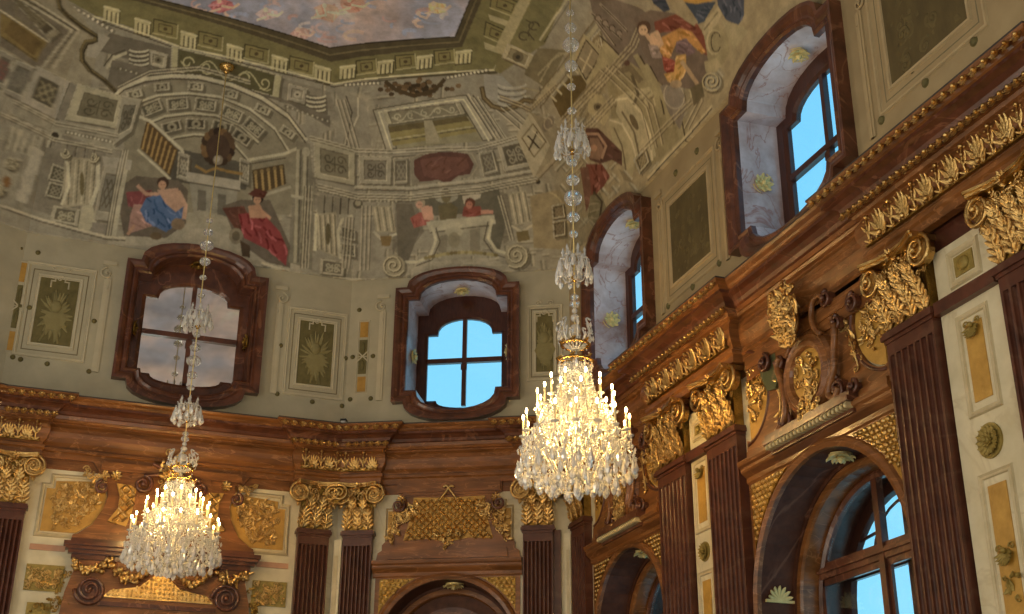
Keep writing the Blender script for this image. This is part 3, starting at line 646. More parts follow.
line((134, 128, 104), 2.6, [(355, 152), (392, 153), (475, 150), (500, 143), (530, 136)]); line(DK, 1.3, [(355, 156), (392, 157), (476, 154), (502, 147)])
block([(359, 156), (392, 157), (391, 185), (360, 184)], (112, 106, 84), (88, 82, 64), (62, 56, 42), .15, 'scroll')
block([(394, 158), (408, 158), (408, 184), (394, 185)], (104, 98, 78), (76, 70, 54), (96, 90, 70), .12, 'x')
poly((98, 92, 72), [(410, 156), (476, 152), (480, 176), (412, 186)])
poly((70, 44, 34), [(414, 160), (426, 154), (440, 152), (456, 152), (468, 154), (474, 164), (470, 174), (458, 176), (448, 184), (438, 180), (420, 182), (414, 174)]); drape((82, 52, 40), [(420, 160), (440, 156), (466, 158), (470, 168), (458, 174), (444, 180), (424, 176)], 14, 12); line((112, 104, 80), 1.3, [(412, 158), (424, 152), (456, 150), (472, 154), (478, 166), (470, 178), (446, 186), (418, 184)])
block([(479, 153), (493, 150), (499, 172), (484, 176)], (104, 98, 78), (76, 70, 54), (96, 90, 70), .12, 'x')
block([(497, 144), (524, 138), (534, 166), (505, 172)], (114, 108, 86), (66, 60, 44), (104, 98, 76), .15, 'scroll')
line((124, 118, 94), 2.4, [(355, 187), (410, 188), (480, 180), (536, 170)]); line(DK, 1.4, [(355, 190), (410, 191), (481, 183), (537, 173)])
dots((364, 200), (398, 201), 9, (140, 134, 106), 1.4); dots((506, 188), (534, 182), 8, (136, 128, 98), 1.4); dots((398, 200), (412, 200), 4, (120, 114, 90), 1.2)
flut([(372, 206), (392, 206), (396, 232), (376, 232)], 3); line((130, 124, 98), 2.5, [(374, 232), (382, 240), (396, 234)]); poly((92, 74, 40), [(380, 236), (392, 236), (390, 246), (382, 246)])
poly((76, 70, 54), [(396, 204), (412, 204), (420, 230), (408, 262), (398, 262)])
flut([(508, 194), (526, 190), (532, 222), (514, 226)], 3); line((128, 120, 92), 2.5, [(512, 226), (522, 232), (534, 224)]); poly((82, 70, 38), [(516, 232), (528, 230), (530, 240), (518, 242)]); ell((110, 102, 78), 538, 182, 5, 5); ell((42, 34, 22), 538, 182, 2.4, 2.4)
poly((70, 66, 50), [(416, 198), (498, 186), (506, 224), (500, 250), (490, 246), (470, 214), (424, 216)])
ell((108, 104, 84), 446, 196, 12, 7)
poly((76, 68, 42), [(438, 206), (450, 202), (458, 208), (456, 220), (440, 220)]); ell((84, 76, 48), 446, 196, 5, 7); ell((52, 46, 28), 446, 192, 5, 3.5); ell((60, 54, 34), 444, 196, 1, .8, n=5); ell((60, 54, 34), 448, 196, 1, .8, n=5)
poly((128, 120, 96), [(462, 196), (482, 192), (480, 198), (464, 204)])
drape((116, 60, 48), [(410, 218), (420, 212), (430, 214), (430, 224), (414, 228)], 8, 22); poly((140, 102, 78), [(420, 206), (432, 206), (434, 220), (424, 220)]); head(420, 204, 4.5, (140, 104, 80), (112, 100, 76))
drape((98, 48, 36), [(464, 206), (480, 206), (484, 214), (470, 218), (462, 216)], 8, 18); line((134, 92, 70), 4, [(482, 212), (492, 212)]); head(470, 204, 4.5, (124, 76, 56), (70, 40, 26)); poly((22, 24, 38), [(476, 218), (484, 218), (488, 224), (480, 226)])
poly((124, 118, 92), [(426, 222), (494, 215), (496, 224), (430, 232)]); poly((108, 102, 80), [(432, 232), (492, 224), (490, 246), (470, 256), (450, 258), (436, 252)])
line(DK, 1.2, [(430, 233), (494, 225)]); poly((92, 86, 66), [(440, 236), (448, 234), (446, 256), (438, 250)]); poly((92, 86, 66), [(470, 230), (480, 228), (480, 250), (470, 254)]); ell((118, 112, 86), 454, 232, 9, 5); ell((100, 94, 70), 454, 240, 6, 8)
line((134, 128, 100), 3, [(432, 226), (436, 240), (430, 256), (418, 262), (404, 262)]); line((60, 54, 38), 1.2, [(436, 228), (440, 242), (432, 260), (416, 266)])
line((134, 128, 98), 3, [(492, 220), (488, 238), (496, 250), (508, 254)]); line((60, 54, 38), 1.2, [(488, 222), (484, 240), (494, 254), (506, 258)])
spiral(394, 266, 11, st=.5); spiral(517, 256, 12, st=2.2, sgn=-1)
for k in range(20): f = k/19; ell(random.choice([(98, 88, 50), (80, 70, 38), (116, 106, 66)]), 426+70*f, 258-3*f+4*math.sin(f*PI)*-1, 2.4, 2, n=7)

mold([(310, 136), (357, 149), (392, 150), (476, 147), (502, 140), (528, 132)], 2); mold([(318, 184), (358, 194), (410, 195), (480, 187), (536, 176)], 3)
mold([(14, 100), (56, 122), (118, 134)], 2); mold([(0, 112), (54, 138), (112, 150)], 2); mold([(128, 150), (112, 236)], 3, 2.6, nx=-1, ny=.1); mold([(312, 186), (308, 268)], 3, 3, nx=-1, ny=0)
mold([(346, 218), (342, 268)], 3, 3.4, nx=1, ny=0); mold([(362, 206), (360, 270)], 3, 4, nx=1, ny=0); mold([(498, 196), (510, 240)], 2, 3, nx=1, ny=0); mold([(336, 100), (350, 148)], 3, 4, nx=1, ny=0)
mold([(466, 98), (492, 138)], 4, 4, nx=1, ny=0); mold([(496, 110), (524, 134)], 3, 5, nx=1, ny=-.5); mold([(118, 90), (150, 74), (200, 70), (250, 84)], 2, 3, nx=0, ny=-1)
# the long wall (right)
W1, W2, WD, WV = (132, 116, 76), (112, 97, 62), (84, 70, 42), (52, 40, 22)
poly((92, 84, 48), [(524, -14), (570, -14), (545, 44), (500, 74), (494, 70)])
poly((124, 114, 76), [(526, -14), (538, -14), (504, 56), (494, 50)]); poly((84, 78, 44), [(538, -10), (566, -10), (540, 42), (514, 36)])
line((132, 122, 84), 2.2, [(568, -2), (540, 40)]); line((56, 50, 28), 1.2, [(571, 0), (544, 42)])
for x, y in ((524, 36), (534, 26)): line((58, 50, 30), 1.6, arcp(x, y, 5, 4, 0, 300, 12)); 
line((60, 52, 32), 1.4, [(526, 20), (534, 24), (528, 32), (534, 40)])
block([(508, 44), (534, 56), (528, 70), (502, 58)], (128, 118, 84), (104, 94, 64), (78, 68, 44), .16, 'dot', WD)
poly((88, 78, 50), [(538, 48), (566, 50), (548, 90), (524, 74)])
for k in (0, 7): line((118, 106, 72), 1.5, [(540-k*.3, 82-k), (552+k, 60-k), (562+k, 54)])
line((120, 108, 74), 1.6, [(522, 88), (542, 92), (566, 60)])
line((120, 108, 74), 4.5, [(536, 104), (562, 72), (600, 22), (614, -6)]); line(WD, 1.4, [(530, 104), (558, 70), (596, 18)]); line(WD, 1.4, [(540, 108), (566, 75), (604, 25)])
poly((72, 56, 24), [(552, 100), (570, 76), (590, 74), (580, 106), (562, 120)])
for k in range(8): line((134, 122, 84), 2, [(551+k*5.5, 96-k*7), (556+k*5.5, 101-k*7)])
poly((84, 70, 52), [(588, -8), (640, 8), (700, 60), (650, 120), (618, 60), (594, 20)])
block([(592, 38), (600, 30), (606, 58), (588, 78)], (116, 100, 64), (100, 84, 52), (128, 112, 74), .1, 'x', WD)
d_ = [(586, 40), (600, 56), (586, 80), (576, 62)]; poly((120, 106, 68), [(584, 34), (606, 56), (588, 86), (572, 62)]); poly((102, 88, 58), d_); line(WV, 1.1, d_, 1, True); line((134, 118, 80), 1.6, [(580, 58), (592, 68)]); line((134, 118, 80), 1.6, [(592, 50), (582, 72)])
for a, b_ in (((590, 12), (620, 38)), ((600, 4), (626, 30)), ((596, 20), (614, 44))): line((112, 98, 72), 2.4, [a, b_]); line(WV, 1, [(a[0]+2, a[1]+2), (b_[0]+2, b_[1]+2)])
for i in range(4): ell((104, 88, 66), 598+i*7, 18+i*5, 3, 3); line(WV, 1, arcp(598+i*7, 18+i*5, 3, 3, 0, 270, 8))
poly((116, 102, 64), [(604, 40), (622, 60), (612, 72), (596, 96), (588, 88)]); line(WV, 1.4, [(600, 36), (626, 62), (640, 90)])
# big diamond block beside the corner
poly((124, 114, 84), [(516, 136), (530, 112), (554, 142), (534, 178)]); poly((106, 94, 66), [(530, 112), (556, 124), (562, 150), (534, 178), (550, 145)])
dq = [(522, 138), (533, 124), (546, 142), (534, 157)]; line(WD, 1.3, dq, 1, True); line(WV, 1.8, [(528, 136), (539, 148)]); line(WV, 1.8, [(537, 132), (529, 150)]); line((140, 128, 92), 1, [(532, 130), (543, 141)])
line((118, 104, 74), 3, [(538, 176), (560, 152)]); line(WD, 1.3, [(536, 182), (566, 150)])
ell((92, 80, 58), 548, 124, 5, 9, 30); line((120, 106, 76), 1.3, arcp(548, 124, 4, 6, 0, 320, 10))
# scrolls, columns and niche of the long wall
for i in range(8):
    x = 560+i*3; line((110, 95, 60) if i % 2 else (92, 78, 48), 2.4, [(x+42, 70-i*2), (x+8, 112+i)])
poly((122, 106, 66), [(588, 92), (604, 96), (612, 112), (604, 126), (588, 112)]); ell(WD, 598, 107, 4.5, 4); ell(WV, 598, 107, 2.2, 2)
poly((104, 90, 54), [(606, 78), (630, 62), (664, 88), (690, 128), (660, 160), (636, 172), (612, 120)])
for i in range(7):
    x, y = 612+i*9, 84-i*2
    P_ = arcp(x+6, y+50, 22, 46, 150, 55, 10, 28); line((126, 112, 72), 3.2, P_); line(WD, 1.6, [(a+3, b_+2) for a, b_ in P_])
poly((126, 112, 74), [(618, 96), (628, 96), (640, 108), (650, 130), (656, 156), (640, 168), (630, 140), (616, 112)]); line((146, 132, 90), 2.2, [(616, 100), (628, 98), (642, 114), (650, 136), (652, 160)]); line(WD, 2, [(622, 112), (634, 132), (640, 160)])
poly((120, 106, 68), [(608, 120), (618, 118), (630, 134), (636, 160), (632, 178), (622, 164), (612, 138)]); line((142, 128, 88), 2, [(610, 120), (622, 124), (632, 142), (638, 166)]); line(WD, 1.6, [(614, 128), (622, 146), (626, 170)])
ell((74, 60, 34), 634, 122, 3, 9, -25); block([(634, 160), (646, 148), (650, 162), (640, 174)], (118, 104, 66), (78, 64, 38), (104, 90, 56), .14, 'x', WV)
for i, (x, y) in enumerate([(640, 64), (650, 74), (662, 92)]): line((112, 98, 60), 5, [(x-4, y-8), (x+16, y+30), (x+20, y+52)]); line(WV, 1.5, [(x, y-8), (x+20, y+30), (x+24, y+50)])
ell((84, 72, 52), 625, 62, 4, 4); ell((70, 46, 30), 627, 63, 3, 3); line((84, 70, 42), 6, [(618, 72), (630, 68), (640, 80)]); line((70, 58, 34), 3, [(632, 76), (638, 94), (634, 104)])
poly((92, 80, 60), [(660, 86), (672, 82), (684, 92), (686, 108), (680, 130), (668, 112)]); ell((98, 86, 66), 674, 96, 10, 13, -15); line((126, 112, 82), 1, arcp(674, 96, 10, 13, 0, 340, 16, -15))
WM = dict(lt=(134, 118, 80), dk=(74, 60, 36))
mold([(500, 96), (530, 108), (556, 84)], 2, 3, **WM); mold([(556, 150), (590, 120), (612, 96)], 3, 4, nx=.5, ny=.6, **WM); mold([(566, 176), (580, 160)], 3, 5, nx=.6, ny=.6, **WM); mold([(600, 70), (640, 110), (650, 150)], 3, 6, nx=1, ny=-.4, **WM)
mold([(560, 120), (600, 78), (630, 44), (640, 20)], 3, 4, nx=.7, ny=.5, **WM); mold([(536, 196), (540, 246)], 4, 5, nx=1, ny=0, **WM); mold([(572, 196), (566, 250)], 2, 4, nx=1, ny=0, **WM); mold([(640, 150), (690, 100)], 2, 4, nx=.6, ny=.6, **WM); mold([(690, 60), (698, 100), (684, 128)], 2, 4, nx=1, ny=.2, **WM)
# figure in orange and brown over the near window
poly((82, 66, 48), [(634, 18), (650, 10), (690, 16), (714, 54), (700, 92), (660, 84), (642, 50)])
drape((92, 44, 26), [(654, 22), (676, 14), (696, 22), (710, 44), (718, 60), (704, 54), (690, 36), (672, 30), (656, 34)], 26, 26, 1.8, 30)
drape((138, 92, 36), [(660, 38), (680, 28), (692, 32), (706, 52), (702, 54), (686, 40), (676, 44), (668, 62), (660, 52)], 18, 34, 1.8, 40)
drape((88, 66, 60), [(676, 42), (686, 38), (696, 52), (688, 56), (676, 52)], 8, 22)
drape((112, 48, 30), [(662, 56), (674, 60), (680, 70), (672, 78), (664, 70)], 12, 34)
drape((142, 102, 42), [(676, 56), (686, 54), (686, 70), (680, 82), (668, 82), (664, 74), (674, 72)], 14, 34)
poly((146, 112, 74), [(650, 34), (658, 30), (664, 44), (656, 52), (650, 44)]); line((148, 114, 76), 4, [(646, 34), (652, 42), (656, 50)]); head(644, 29, 6, (156, 122, 82), (66, 44, 26)); drape((112, 92, 74), [(648, 44), (658, 46), (662, 58), (652, 58)], 8, 28)
line((132, 104, 66), 4, [(682, 62), (692, 76), (700, 88)]); ell((120, 96, 62), 676, 84, 6, 4)
# grey-blue figures at the top edge
drape((46, 50, 54), [(684, 2), (716, 2), (704, 22), (698, 24), (690, 14)], 12, 20); drape((52, 54, 58), [(716, -8), (744, -8), (744, 16), (738, 26), (726, 20), (718, 6)], 16, 22); drape((46, 48, 52), [(648, -8), (664, -4), (670, 10), (664, 12), (654, 4)], 8, 18)
poly((132, 96, 32), [(680, -10), (714, -10), (712, 1), (696, 4), (684, 2)]); poly((112, 96, 62), [(664, -8), (680, -4), (698, 22), (694, 26), (672, 12)])
poly((126, 110, 72), [(706, 20), (718, 6), (722, 14), (712, 34), (706, 40), (702, 32)]); line(WD, 1.2, [(704, 30), (718, 12)])
poly((108, 94, 58), [(704, 36), (718, 24), (728, 36), (730, 52), (722, 66), (708, 60)]); line((130, 114, 74), 2, arcp(714, 42, 7, 12, 30, 330, 12)); line(WV, 1.2, arcp(716, 42, 5, 10, 30, 330, 12))
spiral(712, 82, 9.5, (138, 122, 80), WV, 1, 2.2, 1); poly((120, 104, 66), [(704, 62), (716, 58), (722, 66), (716, 72), (706, 72)])
poly((116, 102, 66), [(722, 20), (742, 26), (748, 32), (734, 50), (726, 34)]); poly((76, 64, 38), [(690, 88), (702, 82), (704, 96), (694, 106)])
# garland-bearing dark figure over the far window
drape((66, 40, 26), [(586, 128), (598, 128), (610, 140), (622, 152), (622, 166), (612, 160), (600, 164), (590, 160), (584, 142)], 18, 16, 1.8)
poly((98, 70, 46), [(590, 138), (598, 138), (604, 150), (600, 160), (590, 158)]); ell((120, 84, 54), 594, 148, 3.4, 3.4); line((122, 90, 60), 2.4, [(586, 134), (598, 134), (606, 146), (602, 158)])
drape((88, 44, 28), [(586, 164), (602, 164), (610, 176), (604, 186), (594, 196), (584, 192)], 16, 24, 1.8, 80); drape((82, 52, 34), [(580, 168), (588, 166), (592, 200), (586, 212)], 8, 18)
drape((84, 74, 46), [(590, 196), (600, 192), (608, 212), (598, 226), (588, 218)], 10, 18); line(WV, 2, [(594, 192), (602, 202), (600, 216)])
poly((94, 80, 50), [(618, 168), (630, 178), (634, 184), (624, 180)])
# bracket, window niche and scroll next to the corner
poly((122, 108, 76), [(540, 186), (560, 182), (570, 200), (552, 206)]) if False else None
poly((108, 94, 62), [(530, 196), (560, 190), (572, 206), (568, 250), (534, 248)])
line((126, 110, 72), 2, arcp(546, 226, 22, 34, 80, 0, 10)); block([(552, 206), (564, 204), (566, 218), (553, 220)], (110, 96, 62), (76, 64, 40), (94, 80, 52), .12, 'x', WV); block([(553, 222), (566, 220), (566, 236), (554, 238)], (110, 96, 62), (76, 64, 40), (94, 80, 52), .12, 'x', WV)
# plain moulding band at the foot of the vault
for c, w, dy in (((138, 130, 102), 2.2, 0), (DK, 1.2, 2.6)):
    line(c, w, [(0, 205+dy), (40, 219+dy), (80, 230+dy), (107, 237+dy), (125, 238+dy)]); line(c, w, [(262, 263+dy), (290, 272+dy), (330, 278+dy), (374, 281+dy)])
for c, w, dy in (((134, 118, 78), 2.2, 0), (WV, 1.2, 2.4)):
    line(c, w, [(648, 178+dy), (664, 160+dy), (690, 132+dy), (712, 106+dy)])
# outside the view the same stone coat carries on, panelled
out = np.ones(NV, bool)
pr = np.stack([(CV-np.array([0, 0, 0]))@RT, (CV)@UP, (CV)@FW], 1)
k = (pr[:, 2] < 1) | (np.abs(pr[:, 0]/np.maximum(pr[:, 2], .1)) > .46) | (np.abs(pr[:, 1]/np.maximum(pr[:, 2], .1)) > .30)
band = (np.floor(INS*2.2) % 2 == 0) & (INS < 2.5)
PAINT[k & band] = PAINT[k & band]*.72
for b0, n_, m_ in GRIDS:                     # brush edges are a little soft
    G = PAINT[b0:b0+n_*m_].reshape(n_, m_, 3); S_ = G.copy(); S_[1:-1] = G[1:-1]*.5+(G[:-2]+G[2:])*.25; S2 = S_.copy(); S2[:, 1:-1] = S_[:, 1:-1]*.5+(S_[:, :-2]+S_[:, 2:])*.25; PAINT[b0:b0+n_*m_] = S2.reshape(-1, 3)
PAINT[:] = PAINT*np.array([1.0, 1.02, 1.12])
me = bpy.data.meshes.new('ceiling'); me.from_pydata((CV+np.array([0, 0, EYE])).tolist(), [], CF)
ca = me.color_attributes.new('paint', 'FLOAT_COLOR', 'POINT')
buf = np.ones((NV, 4), np.float32); buf[:, :3] = np.clip(PAINT*GAIN, 0, .85); ca.data.foreach_set('color', buf.ravel())
me.polygons.foreach_set('use_smooth', [True]*len(CF))
Mt = bpy.data.materials.new('fresco_plaster'); Mt.use_nodes = True; nt = Mt.node_tree; b = nt.nodes['Principled BSDF']; L = nt.links.new
at_ = nd(nt, 'ShaderNodeAttribute'); at_.attribute_name = 'paint'; no = nd(nt, 'ShaderNodeTexNoise'); no.inputs['Scale'].default_value = 5; no.inputs['Detail'].default_value = 8; no.inputs['Roughness'].default_value = .7
tc = nd(nt, 'ShaderNodeTexCoord'); L(tc.outputs['Object'], no.inputs['Vector'])
mr = nd(nt, 'ShaderNodeMapRange'); mr.inputs[1].default_value = .3; mr.inputs[2].default_value = .7; mr.inputs[3].default_value = .72; mr.inputs[4].default_value = 1.22; L(no.outputs['Fac'], mr.inputs[0])
vm = nd(nt, 'ShaderNodeVectorMath', operation='SCALE'); L(at_.outputs['Color'], vm.inputs[0]); L(mr.outputs[0], vm.inputs['Scale']); L(vm.outputs[0], b.inputs['Base Color']); b.inputs['Roughness'].default_value = .8
b.inputs['Specular IOR Level'].default_value = .2
me.materials.append(Mt); ceil = bpy.data.objects.new('ceiling', me); COL.objects.link(ceil); tag(ceil, 'coved ceiling painted with stone architecture, seated figures and a cloudy sky', None, None, 'structure')
DAY, EXPO, CANDLE = 140, -.17, .95
# ------------------------------------------------------------------ walls, windows, entablature
def loft(mb, rings, closed=True, smooth=False):
    n = len(rings[0][0]); b = [(x, -o, z) for pts, o in rings for x, z in pts]; fs = []
    for r in range(len(rings)-1):
        for i in range(n if closed else n-1):
            j = (i+1) % n; fs.append((r*n+i, r*n+j, (r+1)*n+j, (r+1)*n+i))
    return mb.add(b, fs, smooth)
def wring(c, w, zb, zt, xe, rise, drop, n=12):
    p = [(c-w, zb), (c-w, zt), (c-xe, zt)]
    p += [(c-xe*math.cos(PI*i/n), zt+rise*math.sin(PI*i/n)**.8) for i in range(1, n)]
    p += [(c+xe, zt), (c+w, zt), (c+w, zb), (c+xe, zb)]
    p += [(c+xe*math.cos(PI*i/n), zb-drop*math.sin(PI*i/n)**.8) for i in range(1, n)]
    return p+[(c-xe, zb)]
def aring(c, r, zc, z0=-1.6, n=24): return [(c-r, z0)]+[(c-r*math.cos(PI*i/n), zc+r*math.sin(PI*i/n)) for i in range(n+1)]+[(c+r, z0)]
UW = [dict(k='A', c=-2.43, w=.88, g=.72, dep=.34, rise=.40, gz=8.32), dict(k='B', c=1.755, w=.80, g=.61, dep=.70, rise=.32, gz=8.2),
      dict(k='C', c=1.88, w=.90, g=.72, dep=.6, rise=.40, gz=8.42), dict(k='C', c=6.45, w=1.02, g=.8, dep=.6, rise=.40, gz=8.42)]
def uring(W, t, d=0): return wring(W['c'], W['w']+t, 6.74-t, 8.28+t*.95, W['w']*.78+t*.95, W['rise'], .33)
ARCH = {'B': [(1.685, 1.02, 2.80)], 'C': [(1.76, 1.06, 2.77), (6.40, 1.36, 2.48)]}
def halves(mb, x0, x1, z0, z1, ring, c, o0, o1, arch=False):
    xs = sorted(ring, key=lambda p: p[0])
    if arch:
        n = len(ring); L_ = ring[:n//2+1]; R_ = ring[n//2:]
        top = ring[n//2] if n % 2 else ((c, max(p[1] for p in ring)))
        left = [p for p in ring if p[0] < c-1e-4]+[(c, max(p[1] for p in ring))]; right = [(c, max(p[1] for p in ring))]+[p for p in ring if p[0] > c+1e-4]
        mb.prism([(x0, z0)]+left+[(c, z1), (x0, z1)], o0, o1); mb.prism([(c, z1)]+right+[(x1, z0), (x1, z1)], o0, o1)
    else:
        zt = max(p[1] for p in ring); zb = min(p[1] for p in ring); n = len(ring)
        it = max(range(n), key=lambda i: (ring[i][1], )); ib = min(range(n), key=lambda i: ring[i][1])
        seq = [ring[(ib+j) % n] for j in range((it-ib) % n+1)]; mb.prism([(x0, z0), (c, z0)]+seq+[(c, z1), (x0, z1)], o0, o1)
        seq = [ring[(it+j) % n] for j in range((ib-it) % n+1)]; mb.prism([(c, z1)]+seq+[(c, z0), (x1, z0), (x1, z1)], o0, o1)
LOW = {'A': (-4.98, 0), 'B': (0, LB), 'C': (0, 18.283)}
names_w = {'A': 'wall_left', 'B': 'wall_back', 'C': 'wall_right'}
wall_obj = {}
for k, (x0, x1) in LOW.items():
    x0 -= .09; x1 += .09
    mb = MB(); O0, O1 = -.55, -.12
    mb.cur = 0
    if k == 'A': mb.box(x0, x1, O0, O1, -1.6, 5.12)
    else:
        cuts = [x0]+[(ARCH[k][i][0]+ARCH[k][i+1][0])/2 for i in range(len(ARCH[k])-1)]+([9.2] if k == 'C' else [x1])
        for i, (c, r, zc) in enumerate(ARCH[k]): halves(mb, cuts[i], cuts[i+1], -1.6, 5.12, aring(c, r, zc), c, O0, O1, True)
        if k == 'C': mb.box(9.2, x1, O0, O1, -1.6, 5.12)
    mb.cur = 1; mb.box(x0, x1, O0, O1, 5.12, 6.0)
    mb.cur = 2; ws = [w_ for w_ in UW if w_['k'] == k]
    cuts = [x0]+[(ws[i]['c']+ws[i+1]['c'])/2 for i in range(len(ws)-1)]+([9.6] if k == 'C' else [x1])
    for i, w_ in enumerate(ws): halves(mb, cuts[i], cuts[i+1], 6.0, H0, uring(w_, .03), w_['c'], O0, -.05)
    if k == 'C': mb.box(9.6, x1, O0, -.05, 6.0, H0)
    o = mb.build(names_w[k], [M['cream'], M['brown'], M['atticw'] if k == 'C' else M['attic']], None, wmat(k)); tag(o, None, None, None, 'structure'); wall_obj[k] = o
# the walls outside the view, with their window openings left as plain wall
for i, nm in ((3, 'wall_near_right'), (4, 'wall_behind'), (5, 'wall_near_left'), (6, 'wall_opposite'), (7, 'wall_far_left')):
    a, b = ROOM[i], ROOM[(i+1) % 8]; org, x, y = frame(a, b); L_ = float(np.linalg.norm(b-a))
    mw = Matrix(((x[0], y[0], 0, a[0]), (x[1], y[1], 0, a[1]), (0, 0, 1, EYE), (0, 0, 0, 1)))
    mb = MB(); mb.cur = 0; mb.box(-.09, L_+.09, -.5, -.12, -1.6, 5.12); mb.cur = 1; mb.box(-.09, L_+.09, -.5, -.12, 5.12, 6.0); mb.cur = 2; mb.box(-.09, L_+.09, -.5, -.05, 6, H0)
    tag(mb.build(nm, [M['cream'], M['brown'], M['attic']], None, mw), None, None, None, 'structure')
mb = MB(); q = [(p[0], -p[1]) for p in inset(-.3)]
me = bpy.data.meshes.new('floor'); n8 = inset(-.3); me.from_pydata([(p[0], p[1], 0) for p in n8]+[(p[0], p[1], -.2) for p in n8], [], [tuple(reversed(range(8))), tuple(range(8, 16))]+[(i, (i+1) % 8, 8+(i+1) % 8, 8+i) for i in range(8)])
me.materials.append(M['floor']); fo = bpy.data.objects.new('floor', me); COL.objects.link(fo); fo['kind'] = 'structure'

# entablature: one moulding run round the whole hall, stepping forward over the pilasters
def plan(k, s, o):
    org, x, y = WALL[k]; p = org+x*s-y*o; return (float(p[0]), float(p[1]))
RO, BO = -.10, .02
BR = {'A': [(-4.98, -4.33), (-.66, 0)], 'B': [(0, .62), (2.74, LB)], 'C': [(0, .6), (2.86, 5.06), (7.78, 10.15)]}
cr_, cb_ = inset(RO), inset(BO)
tup = lambda p: (float(p[0]), float(p[1]))
path = [tup(cb_[0])]
path += [plan('A', -4.33, BO), plan('A', -4.33, RO), plan('A', -.66, RO), plan('A', -.66, BO), tup(cb_[1]), plan('B', .62, BO), plan('B', .62, RO), plan('B', 2.74, RO), plan('B', 2.74, BO), tup(cb_[2])]
for a, b in BR['C'][0:1]: path += [plan('C', b, BO), plan('C', b, RO)]
for a, b in BR['C'][1:]: path += [plan('C', a, RO), plan('C', a, BO), plan('C', b, BO), plan('C', b, RO)]
path += [tup(cr_[i]) for i in (3, 4, 5, 6)]
a7, b7 = ROOM[7], ROOM[0]; o7, x7, y7 = frame(a7, b7); L7 = float(np.linalg.norm(b7-a7))
path += [tup(cr_[7])]+[tup(a7+x7*(L7-.62)-y7*RO), tup(a7+x7*(L7-.62)-y7*BO)]
PROF = [(-.06, 5.27, 0), (.03, 5.27, 0), (.03, 5.35, 0), (.055, 5.37, 0), (.055, 5.41, 0), (.02, 5.43, 0), (.02, 5.45, 1), (.06, 5.50, 1), (.09, 5.57, 1), (.10, 5.64, 1), (.085, 5.71, 1), (.05, 5.77, 1), (.05, 5.79, 0), (.09, 5.80, 0), (.11, 5.83, 0), (.13, 5.83, 0),
        (.14, 5.88, 2), (.17, 5.89, 2), (.19, 5.93, 2), (.24, 5.965, 2), (.31, 5.98, 2), (.31, 6.015, 0), (.33, 6.025, 0), (.345, 6.05, 0), (.39, 6.075, 0), (.41, 6.10, 3), (.41, 6.12, 3), (-.12, 6.16, 3)]
mb = MB(); n = len(path); vs = []
for p, h, _ in PROF: vs += [(x, y, h) for x, y in offset_poly(path, -p, True)]
mb.v = [(x, y, z+EYE) for x, y, z in vs]
for j in range(len(PROF)-1):
    for i in range(n): k2 = (i+1) % n; mb.f.append((j*n+i, j*n+k2, (j+1)*n+k2, (j+1)*n+i)); mb.sm.append(False); mb.mi.append(PROF[j][2])
tag(mb.build('trim_1', [M['brown'], M['brown'], M['frame'], M['slate']]), None, None, None, 'structure')

